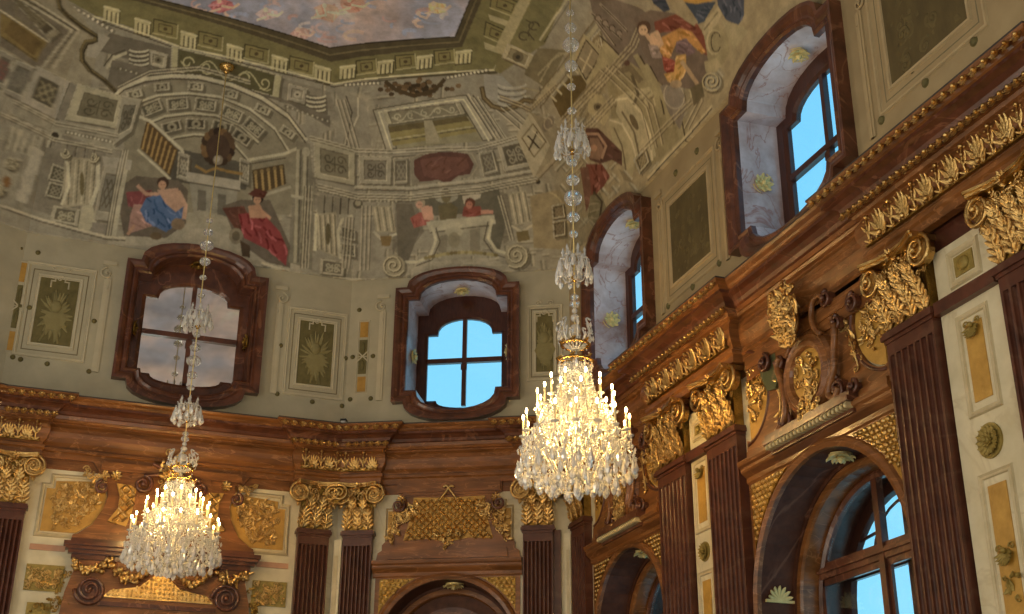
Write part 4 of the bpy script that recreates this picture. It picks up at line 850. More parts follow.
# ---- upper windows
def rot_child(o, mw): o.matrix_local = mw; return o
ros_m = MB(); ros_m.rosette((0, 0), .17, .0, 8, .04); ros_m.rosette((0, 0), .1, .03, 6, .03); ros_m.prism([(.12*math.cos(q), .12*math.sin(q)) for q in np.linspace(0, 2*PI, 17)[:-1]], -.01, .02); ros_m.tube([(.17*math.cos(t), -.01, .17*math.sin(t)) for t in np.linspace(.3, 1.2, 5)], .008, 4); ros_m.tube([(.17*math.cos(t), -.01, .17*math.sin(t)) for t in np.linspace(3.4, 4.4, 5)], .008, 4)
win_label = ['false upper window glazed with mirror, in the left end wall', 'upper window in the canted bay showing blue sky', 'upper window of the long wall, half hidden by the large chandelier', 'upper window of the long wall nearest the viewer']
for i, W in enumerate(UW):
    c = W['c']; w_ = thing('window_%d' % (i+1), win_label[i], 'window', wmat(W['k']), None, 'structure')
    mb = MB(); loft(mb, [(uring(W, t), o) for t, o in [(0, -.035), (0, .03), (.03, .06), (.06, .04), (.08, .04), (.11, .075), (.16, .10), (.2, .10), (.2, -.06)]]); mb.build('frame', M['frame'], w_)
    dep = W['dep']; mb = MB(); inner = [(c+(x-c)*.97, z) for x, z in uring(W, 0)]
    loft(mb, [(uring(W, 0), -.035), (inner, -dep)]); mb.build('reveal', M['frame'] if i == 0 else M['reveal'], w_)
    g = W['g']; gz = W['gz']; gr = wring(c, g, 6.80, gz-.27, g*.74, .27, .13)
    mb = MB(); loft(mb, [(uring(W, .12), -dep), (uring(W, .12), -dep+.05), ([(c+(x-c)*1.08, 7.55+(z-7.55)*1.05) for x, z in gr], -dep+.05), (gr, -dep+.02), (gr, -dep-.04)])
    mb.box(c-.035, c+.035, -dep-.03, -dep+.04, 6.7, gz); mb.box(c-g, c+g, -dep-.03, -dep+.045, 7.43, 7.51); mb.box(c-.05, c+.05, -dep+.04, -dep+.055, 7.3, 7.4)
    mb.build('sash', M['frame'] if i == 0 else M['wood'], w_)
    for sx in (-1, 1):
        for top in (0, 1):
            pl = [p for p in gr if (p[0]-c)*sx >= -1e-6 and ((p[1] > 7.47) == bool(top))]
            if top: pts = [(c, 7.51)]+([(c, gz)]+pl[::-1] if 0 else [])
            z_in = 7.51 if top else 7.43; zc = gz if top else 6.67
            corner = [(c+sx*.03, z_in), (c+sx*g, z_in)]
            pl = sorted([p for p in pl if abs(p[0]-c) > .03], key=lambda p: (round(abs(p[0]-c), 3) if 0 else math.atan2(abs(p[1]-7.47), abs(p[0]-c))))
            pts = corner+pl+[(c+sx*.03, zc)]
            m2 = MB(); m2.prism(pts, -dep-.012, -dep-.004); m2.build('pane', M['mirror'] if i == 0 else M['pane'], w_)
    if i == 0:
        m2 = MB(); m2.box(c-g-.1, c+g+.1, -dep-.12, -dep-.05, 6.6, gz+.1); m2.build('mirror_backing', M['wood'], w_)
    gm = M['golddull'] if i == 0 else M['silver']
    for pos, rz, ry in (((c-W['w']+.03, dep*.5, 7.45), PI/2, 0), ((c+W['w']-.03, dep*.5, 7.45), -PI/2, 0), ((c, dep*.5, 8.28+W['rise']-.035), 0, 1)):
        o = ros_m.build('rosette', gm, w_) if not (i or False) and pos[0] < c-.1 else None
        if o is None: o = bpy.data.objects.new('rosette', bpy.data.meshes['rosette']); COL.objects.link(o); o.parent = w_; o.data = bpy.data.meshes['rosette'] if i == 0 else o.data
        Rm = Matrix.Rotation(-rz, 4, 'Z') if not ry else Matrix.Rotation(PI/2, 4, 'X')
        o.matrix_local = Matrix.Translation(pos) @ (Matrix.Rotation(rz, 4, 'Z') if not ry else Matrix.Rotation(PI/2, 4, 'X')) @ Matrix.Scale(.85, 4)
        if i:
            o.material_slots[0].link = 'OBJECT'; o.material_slots[0].material = gm
# ---- arched openings below
def arch_unit(nn, k, c, r, zc, glazed, label, depth=.74):
    w_ = thing(nn, label, 'window' if glazed else 'niche', wmat(k), None, 'structure')
    mb = MB(); loft(mb, [(aring(c, r, zc), -.16), (aring(c, r, zc), -.07), (aring(c, r+.05, zc), -.05), (aring(c, r+.09, zc), -.07), (aring(c, r+.12, zc), -.115)], False); mb.build('archivolt', M['brown'], w_)
    mb = MB(); d1 = .5
    loft(mb, [(aring(c, r, zc), -.12), (aring(c, r-.01, zc), -d1), (aring(c, r-.05, zc), -d1), (aring(c, r-.05, zc), -d1-.03)], False); mb.build('soffit', M['soffit'], w_)
    mb = MB(); loft(mb, [(aring(c, r-.05, zc), -d1-.02), (aring(c, r-.12, zc), -d1-.02), (aring(c, r-.135, zc), -d1-.05), (aring(c, r-.14, zc), -depth-.06)], False); mb.build('inner_arch', M['brown'], w_)
    if glazed:
        R1 = r-.13; R2 = r-.22; zt = 2.86 if r > 1.2 else 2.98
        mb = MB(); loft(mb, [(aring(c, R1, zc), -depth-.06), (aring(c, R1, zc), -depth), (aring(c, R1-.04, zc), -depth+.02), (aring(c, R2+.01, zc), -depth), (aring(c, R2, zc), -depth-.05)], False)
        mb.box(c-.045, c+.045, -depth-.05, -depth+.03, -1.6, zc+R2); mb.box(c-R2, c+R2, -depth-.05, -depth+.02, zt-.06, zt+.06); mb.box(c-R2, c+R2, -depth-.02, -depth+.05, zt-.0, zt+.03)
        for sx in (-1, 1):   # leaf rails of the two lower casements and the lunette leaves
            a, b = sorted((c+sx*.045, c+sx*(R2))); mb.box(a, b, -depth-.04, -depth-.005, zt-.13, zt-.06); mb.box(a, a+.05, -depth-.04, -depth-.005, -1.6, zt-.06); mb.box(b-.05, b, -depth-.04, -depth-.005, -1.6, zt-.06)
            mb.box(a, b, -depth-.04, -depth-.005, zt+.06, zt+.11)
        mb.build('frame', M['frame'], w_)
        for sx in (-1, 1):
            m2 = MB(); hw = math.sqrt(max(0, R2*R2-(max(0, zt-zc))**2)); q0 = math.atan2(zt+.06-zc, 1) if 0 else math.asin(min(1, (zt+.06-zc)/R2))
            arc = [(c+sx*R2*math.cos(q0+(PI/2-q0)*j/10), zc+R2*math.sin(q0+(PI/2-q0)*j/10)) for j in range(11)]
            m2.prism([(c+sx*.04, zt+.06)]+arc[:-1]+[(c+sx*.04, zc+R2*.998)], -depth-.03, -depth-.022); m2.build('pane', M['pane'], w_)
            m2 = MB(); a, b = sorted((c+sx*.045, c+sx*R2)); m2.box(a, b, -depth-.03, -depth-.022, -1.6, zt-.06); m2.build('pane', M['pane'], w_)
        # the outer window behind the first
        mb = MB(); D2 = depth+.34; R3 = r-.12
        loft(mb, [(aring(c, R1, zc), -depth-.06), (aring(c, R1, zc), -D2+.02), (aring(c, R1, zc), -D2+.02), (aring(c, R2-.04, zc), -D2+.02), (aring(c, R2-.06, zc), -D2-.04)], False)
        mb.box(c-.05, c+.05, -D2-.03, -D2+.02, -1.6, zc+R2); mb.box(c-R2, c+R2, -D2-.03, -D2+.02, zt-.06, zt+.04); mb.box(c-R2, c+R2, -D2-.03, -D2+.01, 1.9, 1.94)
        mb.tube([(c-.55*R2*math.cos(PI*j/14), D2, zt+.04+.5*R2*math.sin(PI*j/14)) for j in range(15)], .02, 4)
        for q in (40, 140): mb.tube([(c+.55*R2*math.cos(math.radians(q)), D2, zt+.5*R2*math.sin(math.radians(q))), (c+R2*.97*math.cos(math.radians(q)), D2, zc+R2*.97*math.sin(math.radians(q)))], .02, 4)
        mb.build('outer_window', M['wood'], w_)
    else:
        mb = MB(); mb.prism([p for p in aring(c, r-.1, zc)], -depth-.1, -depth-.02); mb.build('back_panel', M['soffit'], w_)
        mb = MB(); loft(mb, [(aring(c, r-.3, zc-.02), -depth-.05), (aring(c, r-.3, zc-.02), -depth+.04), (aring(c, r-.42, zc-.02), -depth+.04), (aring(c, r-.42, zc-.02), -depth-.05)], False); mb.build('door_arch', M['frame'], w_)
    o = bpy.data.objects.new('rosette', bpy.data.meshes['rosette']); COL.objects.link(o); o.parent = w_
    o.matrix_local = Matrix.Translation((c+.05, .32, zc+r-.03)) @ Matrix.Rotation(PI/2, 4, 'X'); o.material_slots[0].link = 'OBJECT'; o.material_slots[0].material = M['silver']
    if glazed:
        f_ = MB()
        for j in range(7): q = PI*(j+.5)/7; f_.leaf((0, 0), (.17*math.cos(q), .17*math.sin(q)), .065, .01, .03, .01, 1)
        f_.box(-.17, .17, 0, .03, -.03, 0); f = f_.build('palmette', M['silver'], w_); f.matrix_local = Matrix.Translation((c-r+.02, .33, zc+.12 if r > 1.2 else zc)) @ Matrix.Rotation(PI/2, 4, 'Z')
        f = bpy.data.objects.new('palmette', f.data); COL.objects.link(f); f.parent = w_; f.matrix_local = Matrix.Translation((c+r-.02, .33, zc+.12 if r > 1.2 else zc)) @ Matrix.Rotation(-PI/2, 4, 'Z')
    return w_
arch_unit('door_1', 'B', *ARCH['B'][0], False, 'dark arched doorway niche below the trellis relief', .6)
arch_unit('window_5', 'C', *ARCH['C'][0], True, 'far arched window below the large chandelier')
arch_unit('window_6', 'C', *ARCH['C'][1], True, 'large arched window at the lower right')
# ------------------------------------------------------------------ ornament of the walls
class T:
    """a thing fixed to a wall: authored in wall metres (s along, h over the eye), origin at its own base"""
    def __init__(s, name, label, cat, k, s0, h0, o0=0, group=None, kind=None):
        s.k, s.s, s.h, s.o = k, s0, h0, o0; s.e = thing(name, label, cat, wmat(k, s0, h0, o0), group, kind)
    def part(s, name, mb, m_, parent=None, label=None):
        mb.v = [(x-s.s, y+s.o, z-s.h) for x, y, z in mb.v]; o = mb.build(name, m_, parent or s.e)
        if label: o['label'] = label
        return o
PIL = [('A', -4.89, -4.377), ('A', -.60, -.09), ('B', .077, .561), ('B', 2.79, 3.27), ('C', .03, .56), ('C', 2.92, 3.72), ('C', 4.23, 4.98), ('C', 7.80, 8.53), ('C', 9.36, 10.1)]
PLAB = ['dark red fluted pilaster at the left edge of the picture', 'dark red fluted pilaster left of the cream strip in the left corner', 'dark red fluted pilaster right of the cream strip in the left corner',
        'dark fluted pilaster just left of the corner under the large chandelier', 'dark narrow pilaster in the corner, first one on the long wall', 'dark fluted pilaster right of the far arched window', 'brown fluted pilaster between the narrow cream panel and the large arched window',
        'dark red fluted pilaster right of the large arched window', 'dark fluted pilaster cut by the right edge of the picture']
def pilaster(k, a, b, lab, nf):
    c = (a+b)/2; w = b-a; t = T('pilaster', lab, 'pilaster', k, c, -1.6, 0, 'fluted pilasters with gilded capitals round the hall')
    mb = MB(); x0, x1 = a+.02, b-.02; fw = (x1-x0)/(nf+.4); sec = [(x0, -.122), (x0, 0)]
    for i in range(nf):
        fx = x0+fw*(.2+i)+fw*.14; gx = fw*.72
        for j in range(7): q = PI*j/6; sec.append((fx+gx*(1-math.cos(q))/2, -.045*math.sin(q)))
    sec += [(x1, 0), (x1, -.122)]
    vs = [(x, -o, z) for z in (-1.6, 4.33) for x, o in sec]; n = len(sec)
    mb.add(vs, [(i, i+1, n+i+1, n+i) for i in range(n-1)]); mb.box(x0, x1, -.122, 0, 4.33, 4.46)
    t.part('shaft', mb, M['dark'])
    if k == 'B' and b > 3: mb = MB(); mb.box(b-.02, b+.09, -.122, -.06, -1.6, 4.5); t.part('side_strip', mb, M['dark'])
    mb = MB(); mb.box(a+.01, b-.01, -.122, .015, 4.45, 4.485); mb.box(a-.012, b+.012, -.122, .04, 4.485, 4.53); mb.box(a, b, -.122, .025, 4.53, 4.56); t.part('neck_moulding', mb, M['dark'])
    mb = MB(); mb.box(a+.035, b-.035, -.122, -.005, 4.56, 5.22)
    cap = t.part('capital', mb, M['golddull'])
    nl = 3 if w < .6 else 4
    for i in range(nl):
        x = a+w*(i+.5)/nl; mb = MB(); mb.acan((x, 4.565), (x, 4.88), w/nl*1.25, .005, .10); t.part('acanthus_leaf', mb, M['gold'], cap)
    for i in range(nl-1):
        x = a+w*(i+1)/nl; mb = MB(); mb.acan((x, 4.62), (x, 5.06), w/nl*1.25, .0, .11, 6); mb.ball((x, -.12, 5.07), .022, 6, 4); t.part('acanthus_leaf', mb, M['gold'], cap)
    for sg in (-1, 1):
        mb = MB(); cx = c+sg*(w*.5+.0); mb.scroll((cx, 5.09), .15, 2.1, PI/2, -sg, .02, .026, .09, .07); mb.tube([(cx-sg*w*.3, -.03, 4.93), (cx-sg*.16, -.07, 5.1), (cx, -.07, 5.215)], [.014, .018, .022], 5)
        mb.prism([(cx+.12*math.cos(q), 5.09+.12*math.sin(q)) for q in np.linspace(0, 2*PI, 14)[:-1]], -.02, .045); mb.leaf((cx, 4.99), (cx+sg*.03, 4.86), .07, .05, .02, .01, 2); t.part('volute', mb, M['gold'], cap)
    mb = MB(); foliage(mb, [(a+.1, 4.96), (b-.1, 4.96), (b-.1, 5.2), (a+.1, 5.2)], int(60*w), .06, .03, .5); foliage(mb, [(a+.04, 4.6), (b-.04, 4.6), (b-.04, 4.95), (a+.04, 4.95)], int(70*w), .045, .03, .25); t.part('foliage', mb, M['gold'], cap)
    mb = MB(); pts = [(a-.05, .16), (a-.03, .17), (c-w*.25, .10), (c, .085), (c+w*.25, .10), (b+.03, .17), (b+.05, .16)]
    for z0, z1, e in ((5.205, 5.235, 0), (5.235, 5.262, .02)):
        P_ = [(x, -(o+e)) for x, o in pts]; n = len(P_); vs = [(x, y, z) for z in (z0, z1) for x, y in P_+[(b+.05, .12), (a-.05, .12)]]; n += 2
        mb.add(vs, [tuple(range(n))[::-1], tuple(range(n, 2*n))]+[(i, (i+1) % n, n+(i+1) % n, n+i) for i in range(n)])
    t.part('abacus', mb, M['gold'])
    mb = MB(); mb.rosette((c, 5.2), .075, .12, 7, .03); t.part('abacus_flower', mb, M['gold'])
    return t
for (k, a, b), lab in zip(PIL, PLAB): pilaster(k, a, b, lab, 7 if k != 'C' else (7 if b > 1 else 5))
# heart-shaped double volute bridging the corner pair
t = T('corner_volute', 'gilded heart-shaped double volute over the corner between two capitals', 'ornament', 'B', .0, 4.98, .05)
for sg in (-1, 1):
    mb = MB(); mb.scroll((sg*.055, 5.10), .12, 1.9, PI/2+sg*.6, -sg, .14, .022, .06, .03); t.part('volute', mb, M['gold'])
mb = MB(); mb.prism([(x, z) for x, z in [(-.14, 5.16), (-.07, 5.22), (0, 5.18), (.07, 5.22), (.14, 5.16), (.1, 5.03), (0, 4.95), (-.1, 5.03)]], .02, .13); t.part('shield', mb, M['golddull'])

# cornice and frieze gilding over each pilaster group
GILD = [('A', -4.98, -4.33, 'over the left edge pilaster'), ('A', -.66, 0, 'over the left half of the left corner pair'), ('B', 0, .62, 'over the right half of the left corner pair'), ('B', 2.74, LB, 'behind the large chandelier'), ('C', 0.0, .6, 'over the narrow corner pilaster of the long wall'), ('C', 2.86, 5.06, 'over the far pilaster pair of the long wall'), ('C', 7.78, 10.15, 'over the near pilaster pair at the right')]
for k, a, b, where in GILD:
    t = T('frieze_relief', 'gilded palmettes on the frieze '+where, 'ornament', k, (a+b)/2, 5.45, .02, 'gilded frieze reliefs')
    n = max(4, int((b-a)/(.125 if k != 'C' else .17))); a2, b2 = a+.03, b-.03
    for i in range(n):
        x = a2+(b2-a2)*(i+.5)/n; mb = MB(); s_ = (b2-a2)/n; sc = .85+.3*(k == 'C')
        if i % 2:
            for j in range(7): q = math.radians(15+150*j/6); mb.leaf((x, 5.48), (x+s_*.85*math.cos(q), 5.48+.25*sc*math.sin(q)), .06*sc, .10, .045, .012, 2)
            mb.ball((x, -.122, 5.49), .03, 6, 4); mb.scroll((x-s_*.3, 5.47), .03, 1, 0, 1, .09, .009, .02, .02); mb.scroll((x+s_*.3, 5.47), .03, 1, PI, -1, .09, .009, .02, .02)
        else:
            mb.tube([(x, -.09, 5.46), (x, -.122, 5.56), (x, -.125, 5.68), (x, -.1, 5.76)], [.014, .011, .009, .006], 5)
            for dz, r in ((.26, .024), (.18, .018), (.10, .02)): mb.ball((x, -.125, 5.47+dz), r, 6, 4)
            for sg in (-1, 1): mb.leaf((x, 5.55), (x+sg*.07, 5.66), .04, .115, .03, .01, 2); mb.leaf((x, 5.47), (x+sg*.06, 5.50), .035, .10, .03, .01, 1); mb.ball((x+sg*.045, -.122, 5.70), .013, 5, 3)
        t.part('palmette', mb, M['gold'])
    mb = MB(); mb.box(a2, b2, .06, .095, 5.455, 5.475); foliage(mb, [(a2, 5.48), (b2, 5.48), (b2, 5.74), (a2, 5.74)], int((b2-a2)*34), .035, .085, .3); t.part('scrollwork', mb, M['golddull'])
    t = T('cornice_leafwork', 'two gilded leaf rows on the cornice '+where, 'ornament', k, (a+b)/2, 5.84, .02, 'gilded cornice leaves')
    for h, o0, nm, st in ((6.045, .40, 'upper_leaf_row', .13), (5.845, .19, 'lower_leaf_row', .10)):
        mb = MB(); a3, b3 = a-(o0-.02 if a not in (0, -4.98) else -.1), b+(o0-.02 if b not in (0, LB) else -.1); n = int((b3-a3)/st)
        for i in range(n):
            x = a3+(b3-a3)*(i+.5)/n
            for q in (-150, -115, -90, -65, -30): mb.leaf((x, h+.03), (x+.075*math.cos(math.radians(q)), h+.03+.10*math.sin(math.radians(q))), .042, o0+.01, .03, .01, 1)
            mb.ball((x, -o0-.03, h+.012), .022, 5, 3)
        t.part(nm, mb, M['gold'])

# cream strip in the two corners
for k, x, lab in (('B', 0.0, 'thin cream marble strip in the left corner between two pilasters'), ('B', LB, 'thin cream marble strip in the corner below the large chandelier')):
    t = T('corner_strip', lab, 'wall panel', k, x, -1.6, -.12); mb = MB(); mb.box(x-.09 if x else x-.05, x+.07 if not x else x, -.14, -.05, -1.6, 4.44); t.part('slab', mb, M['cream']); mb = MB(); mb.box(x-.03 if not x else x-.06, x+.03 if not x else x-.02, -.06, -.045, -1.6, 4.2); t.part('moulding', mb, M['creamline'])
# cream panels between coupled pilasters of the long wall
def rect(x0, x1, z0, z1): return [(x0, z0), (x0, z1), (x1, z1), (x1, z0)]
def shell(mb, c, r, o):
    for j in range(9): q = math.radians(-90-80+160*j/8); mb.leaf((c[0], c[1]+r*.35), (c[0]+r*math.cos(q), c[1]+r*math.sin(q)), r*.42, o, .05, .01, 1)
    mb.ball((c[0], -o-.03, c[1]+r*.3), r*.25, 6, 4); mb.scroll((c[0]-r*.7, c[1]+r*.5), r*.3, 1, 0, 1, o, .008, .02, .01); mb.scroll((c[0]+r*.7, c[1]+r*.5), r*.3, 1, PI, -1, o, .008, .02, .01)
for a, b, lab in ((8.55, 9.34, 'tall cream panel with ochre inlay and olive rosette, right of the large arched window'), (3.74, 4.21, 'narrow cream panel with ochre inlay and rosette between the far pilaster pair')):
    c = (a+b)/2+(-.0 if a > 5 else 0); w = b-a; t = T('marble_panel', lab, 'wall panel', 'C', c, -1.6, -.12)
    mb = MB(); mb.box(a, b, -.122, -.06, -1.6, 4.45); t.part('slab', mb, M['cream'])
    big = a > 5; iw = .11 if big else .095
    for z0, z1, lb in ((3.56 if big else 3.68, 4.25 if big else 4.33, 0), (1.2, 2.84 if big else 3.0, 1)):
        mb = MB(); mb.sweep(rect(c-iw-.07, c+iw+.07, z0-.09, z1+.09), [(-.03, -.062), (-.02, -.045), (.0, -.05), (.02, -.04), (.03, -.062)]); t.part('moulding', mb, M['creamline'])
        mb = MB(); mb.box(c-iw, c+iw, -.065, -.052, z0, z1); fld = t.part('inlay', mb, M['goldfield'])
        mb = MB(); shell(mb, (c, z1-.06 if not lb else z1-.58), iw*1.0, -.05)
        if lb: foliage(mb, rect(c-iw*.7, c+iw*.7, z1-.95, z1-.7), 8, .05, -.05)
        t.part('shell', mb, M['oldgreen'])
    mb = MB(); zr = 3.20 if big else 3.33; rr = .15 if big else .115
    mb.prism([(c+rr*math.cos(q), zr+rr*math.sin(q)) for q in np.linspace(0, 2*PI, 25)[:-1]], -.07, -.045); mb.rosette((c, zr), rr*.95, -.045, 14, .03); mb.rosette((c, zr), rr*.5, -.03, 8, .03); mb.ball((c, -.01, zr), rr*.16, 8, 4); t.part('rosette', mb, M['oldgreen'])
    t = T('square_panel', ('small cream square panel with ochre centre between capitals, '+('near the right edge' if big else 'over the far pilaster pair')), 'wall panel', 'C', c, 4.56, -.12, 'square panels between the capitals')
    h1 = 5.06; mb = MB(); mb.box(a-.0, b, -.122, -.06, 4.57, h1); t.part('slab', mb, M['cream']); mb = MB(); q = .17 if big else .11
    mb.sweep(rect(c-q, c+q, 4.81-q*.8, 4.81+q*.8), [(-.03, -.062), (-.02, -.045), (.01, -.05), (.03, -.04), (.045, -.062)]); t.part('moulding', mb, M['creamline'])
    mb = MB(); mb.box(c-q*.72, c+q*.72, -.065, -.05, 4.81-q*.55, 4.81+q*.55); mb.ball((c, .045, 4.81), (q*.45, .03, q*.4), 8, 5); t.part('inlay', mb, M['oldgreen'])
    mb = MB(); mb.box(a, b, -.122, .01, 4.45, 4.57); tt = T('string_course', 'short dark moulding between the pilasters, '+('near the right edge' if big else 'far pair'), 'moulding', 'C', c, 4.45, -.12, 'string courses between the pilasters'); tt.part('band', mb, M['dark'])
    mb = MB(); mb.box(a, b, -.122, -.10, h1, 5.3); tt = T('recess_panel', 'dark red recess above the square cream panel, '+('near the right edge' if big else 'far pair'), 'wall panel', 'C', c, h1, -.12, 'dark recesses above the square panels'); tt.part('slab', mb, M['dark'])

# ---- impost cornice with frieze over the openings (a moulding of the wall)
IMP = [(-.10, 3.86, 0), (-.08, 3.88, 0), (-.08, 3.93, 0), (-.055, 3.95, 0), (-.02, 3.98, 0), (-.01, 4.0, 0), (-.01, 4.03, 0), (.02, 4.05, 0), (.03, 4.08, 0), (.03, 4.10, 0), (-.12, 4.12, 0)]
def impost(k, a, b, nm):
    mb = MB(); m_ = len(IMP); vs = [(x, -o, h) for x in (a, b) for o, h, _ in IMP]
    mb.add(vs, [(j, m_+j, m_+j+1, j+1) for j in range(m_-1)]+[tuple(range(m_)), tuple(range(2*m_-1, m_-1, -1))]); tag(mb.build(nm, M['brown'], None, wmat(k)), None, None, None, 'structure')
impost('B', .56, 2.79, 'trim_2'); impost('C', .56, 2.92, 'trim_3'); impost('C', 4.98, 7.80, 'trim_4')
def mirror(pts, c): return [(2*c-x, z) for x, z in pts]
# brown marble casing between imposts and openings + gilt net spandrels
def spandrels(k, a, b, c, r, zc, lab):
    t = T('arch_casing', 'brown marble casing round '+lab, 'wall panel', k, c, 2.0, -.12)
    for sg in (-1, 1):
        e = a if sg < 0 else b
        arc = [(c+sg*(r+.02)*math.cos(q), zc+(r+.02)*math.sin(q)) for q in np.linspace(0, PI/2, 14)]
        mb = MB(); mb.prism([(e, -1.6), (c+sg*(r+.02), -1.6)]+arc+[(c, 3.88), (e, 3.88)] if abs(e-c) > r+.02 else arc+[(c, 3.88), (e, 3.88), (e, zc)], -.122, -.10); t.part('slab', mb, M['brown'])
        rr = r+.13; z1 = 3.84; e2 = e-sg*.07*1.0; x_in = c+sg*math.sqrt(max(0, rr*rr-(z1-zc)**2)); q0 = math.atan2(z1-zc, abs(x_in-c)); xe = abs(e2-c); q1 = math.acos(min(1, xe/rr)) if xe < rr else .05
        arc = [(c+sg*rr*math.cos(q), zc+rr*math.sin(q)) for q in np.linspace(q0, q1, 12)]
        fld = arc+([(e2, z1)] if xe < rr else [(e2, zc), (e2, z1)])
        tt = T('gilt_spandrel', ('left' if sg < 0 else 'right')+' gilded fish-scale spandrel of '+lab, 'spandrel', k, e2, zc, -.10, 'gilded spandrels over the arches'); mb = MB(); mb.prism(fld, -.11, -.085); tt.part('ground', mb, M['golddull'])
        mb = MB(); st = .075; nx = int(abs(e2-x_in)/st)+2; nz = int((z1-zc+.1)/st*1.3)+2
        for i in range(nx):
            for j in range(nz):
                x = e2-sg*(i+.5+(j % 2)*.5)*st; z = z1-(j+.5)*st/1.3
                if inpoly(x, z, fld): mb.ball((x, .083, z), (st*.42, .022, st*.36), 6, 4)
        tt.part('scales', mb, M['gold'])
spandrels('B', .60, 2.76, 1.685, 1.02, 2.80, 'the dark doorway niche'); spandrels('C', .60, 2.90, 1.76, 1.06, 2.77, 'the far arched window'); spandrels('C', 4.99, 7.79, 6.40, 1.36, 2.48, 'the large arched window')

# ---- attic: framed trophy panels, strips, studs (shallow stucco and painted fields)
def stud(t, x, z, r=.035): mb = MB(); mb.ball((x, .045, z), (r, .03, r), 8, 4); mb.prism([(x+r*1.1*math.cos(q), z+r*1.1*math.sin(q)) for q in np.linspace(0, 2*PI, 13)[:-1]], -.052, -.044); return t.part('stud', mb, M['olive'])
def trophy_panel(k, x0, x1, z0, z1, f, lab, m_, dark=False):
    c = (x0+x1)/2; t = T('trophy_panel', lab, 'wall panel', k, c, z0-f-.1, -.05)
    for g, w_ in ((.0, .03), (f, .025)):
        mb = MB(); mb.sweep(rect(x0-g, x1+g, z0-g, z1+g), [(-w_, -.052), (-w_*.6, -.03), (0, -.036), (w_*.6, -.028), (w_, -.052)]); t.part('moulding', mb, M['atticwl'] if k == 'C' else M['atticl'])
    mb = MB(); mb.sweep(rect(x0-f*.5, x1+f*.5, z0-f*.5, z1+f*.5), [(-.01, -.051), (0, -.046), (.01, -.051)]); t.part('moulding', mb, M['atticd'])
    mb = MB(); mb.box(x0, x1, -.052, -.045, z0, z1); t.part('field', mb, m_)
    if not dark:
        mb = MB(); cx, cz = c, (z0+z1)/2; w = x1-x0; h = z1-z0
        for j in range(26):
            q = 2*PI*j/26+random.uniform(-.1, .1); r1 = random.uniform(.36, .5); mb.leaf((cx+.04*math.cos(q), cz+.07*math.sin(q)-.05), (cx+w*r1*math.cos(q), cz-.05+h*r1*.92*math.sin(q)), .06, -.045, .012, .008, 2)
        for j in range(6): a_ = random.uniform(-.5, .5); mb.tube([(cx+a_*w*.6, .04, z0+.05), (cx-a_*w*.5, .035, z1-.25)], .008, 4)
        mb.ball((cx, .04, cz+.08), (.085, .03, .10), 10, 6); mb.prism([(cx-.16, cz-.14), (cx-.1, cz-.02), (cx+.12, cz-.02), (cx+.17, cz-.12), (cx+.1, cz-.3), (cx-.08, cz-.3)], -.045, -.03)
        t.part('trophy', mb, M['olivel'])
        mb = MB(); mb.sweep([(c-.122, z1-.17), (c-.122, z1-.06), (c-.07, z1-.06), (c-.07, z1+.02), (c+.07, z1+.02), (c+.07, z1-.06), (c+.13, z1-.06), (c+.13, z1-.17)], [(-.012, -.045), (0, -.03), (.012, -.045)], False)
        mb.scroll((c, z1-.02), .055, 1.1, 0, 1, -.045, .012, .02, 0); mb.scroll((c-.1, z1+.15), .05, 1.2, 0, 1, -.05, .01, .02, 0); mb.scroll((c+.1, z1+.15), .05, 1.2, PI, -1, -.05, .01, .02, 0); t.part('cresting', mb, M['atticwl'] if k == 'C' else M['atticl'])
    else:
        mb = MB(); foliage(mb, [(x0+.1, z0+.1), (x1-.1, z0+.1), (x1-.1, z1-.3), (c, z1-.1), (x0+.1, z1-.3)], 46, .12, -.047, .3)
        mb.v = [(x, .047+(y-.047)*.06, z) for x, y, z in mb.v]; t.part('trophy', mb, M['olived2'])
    return t
t = trophy_panel('A', -4.72, -4.12, 6.94, 8.04, .18, 'olive trophy panel on the upper wall left of the mirrored window', M['olive'])
for x, z in ((-5.0+.08, 7.5), (-3.86, 7.42), (-4.42, 6.66), (-3.83, 6.62), (-4.9, 6.7), (-4.8, 8.4)): stud(t, x, z)
t = trophy_panel('A', -.80, -.21, 6.81, 7.92, .16, 'olive trophy panel on the upper wall right of the mirrored window', M['olive'])
for x, z in ((-1.06, 7.42), (-.02, 7.35), (-.5, 6.56), (-1.05, 6.62), (-.03, 6.55)): stud(t, x, z)
t = trophy_panel('B', 2.98, 3.3, 6.95, 7.98, .1, 'narrow olive trophy panel behind the large chandelier crown', M['olive'])
t = trophy_panel('C', 3.50, 4.60, 6.89, 8.08, .19, 'dark brown trophy field between the two upper windows of the long wall', M['olived'], True)
for x, z in ((3.75, 8.45), (4.36, 8.45), (4.75, 6.68), (4.05, 6.66), (3.36, 6.68)): stud(t, x, z, .045)
t = trophy_panel('C', 8.30, 9.50, 6.98, 8.2, .19, 'dark brown trophy field at the top right edge', M['olived'], True)
for x, z in ((8.1, 6.74), (8.8, 6.74), (9.5, 6.74)): stud(t, x, z, .045)
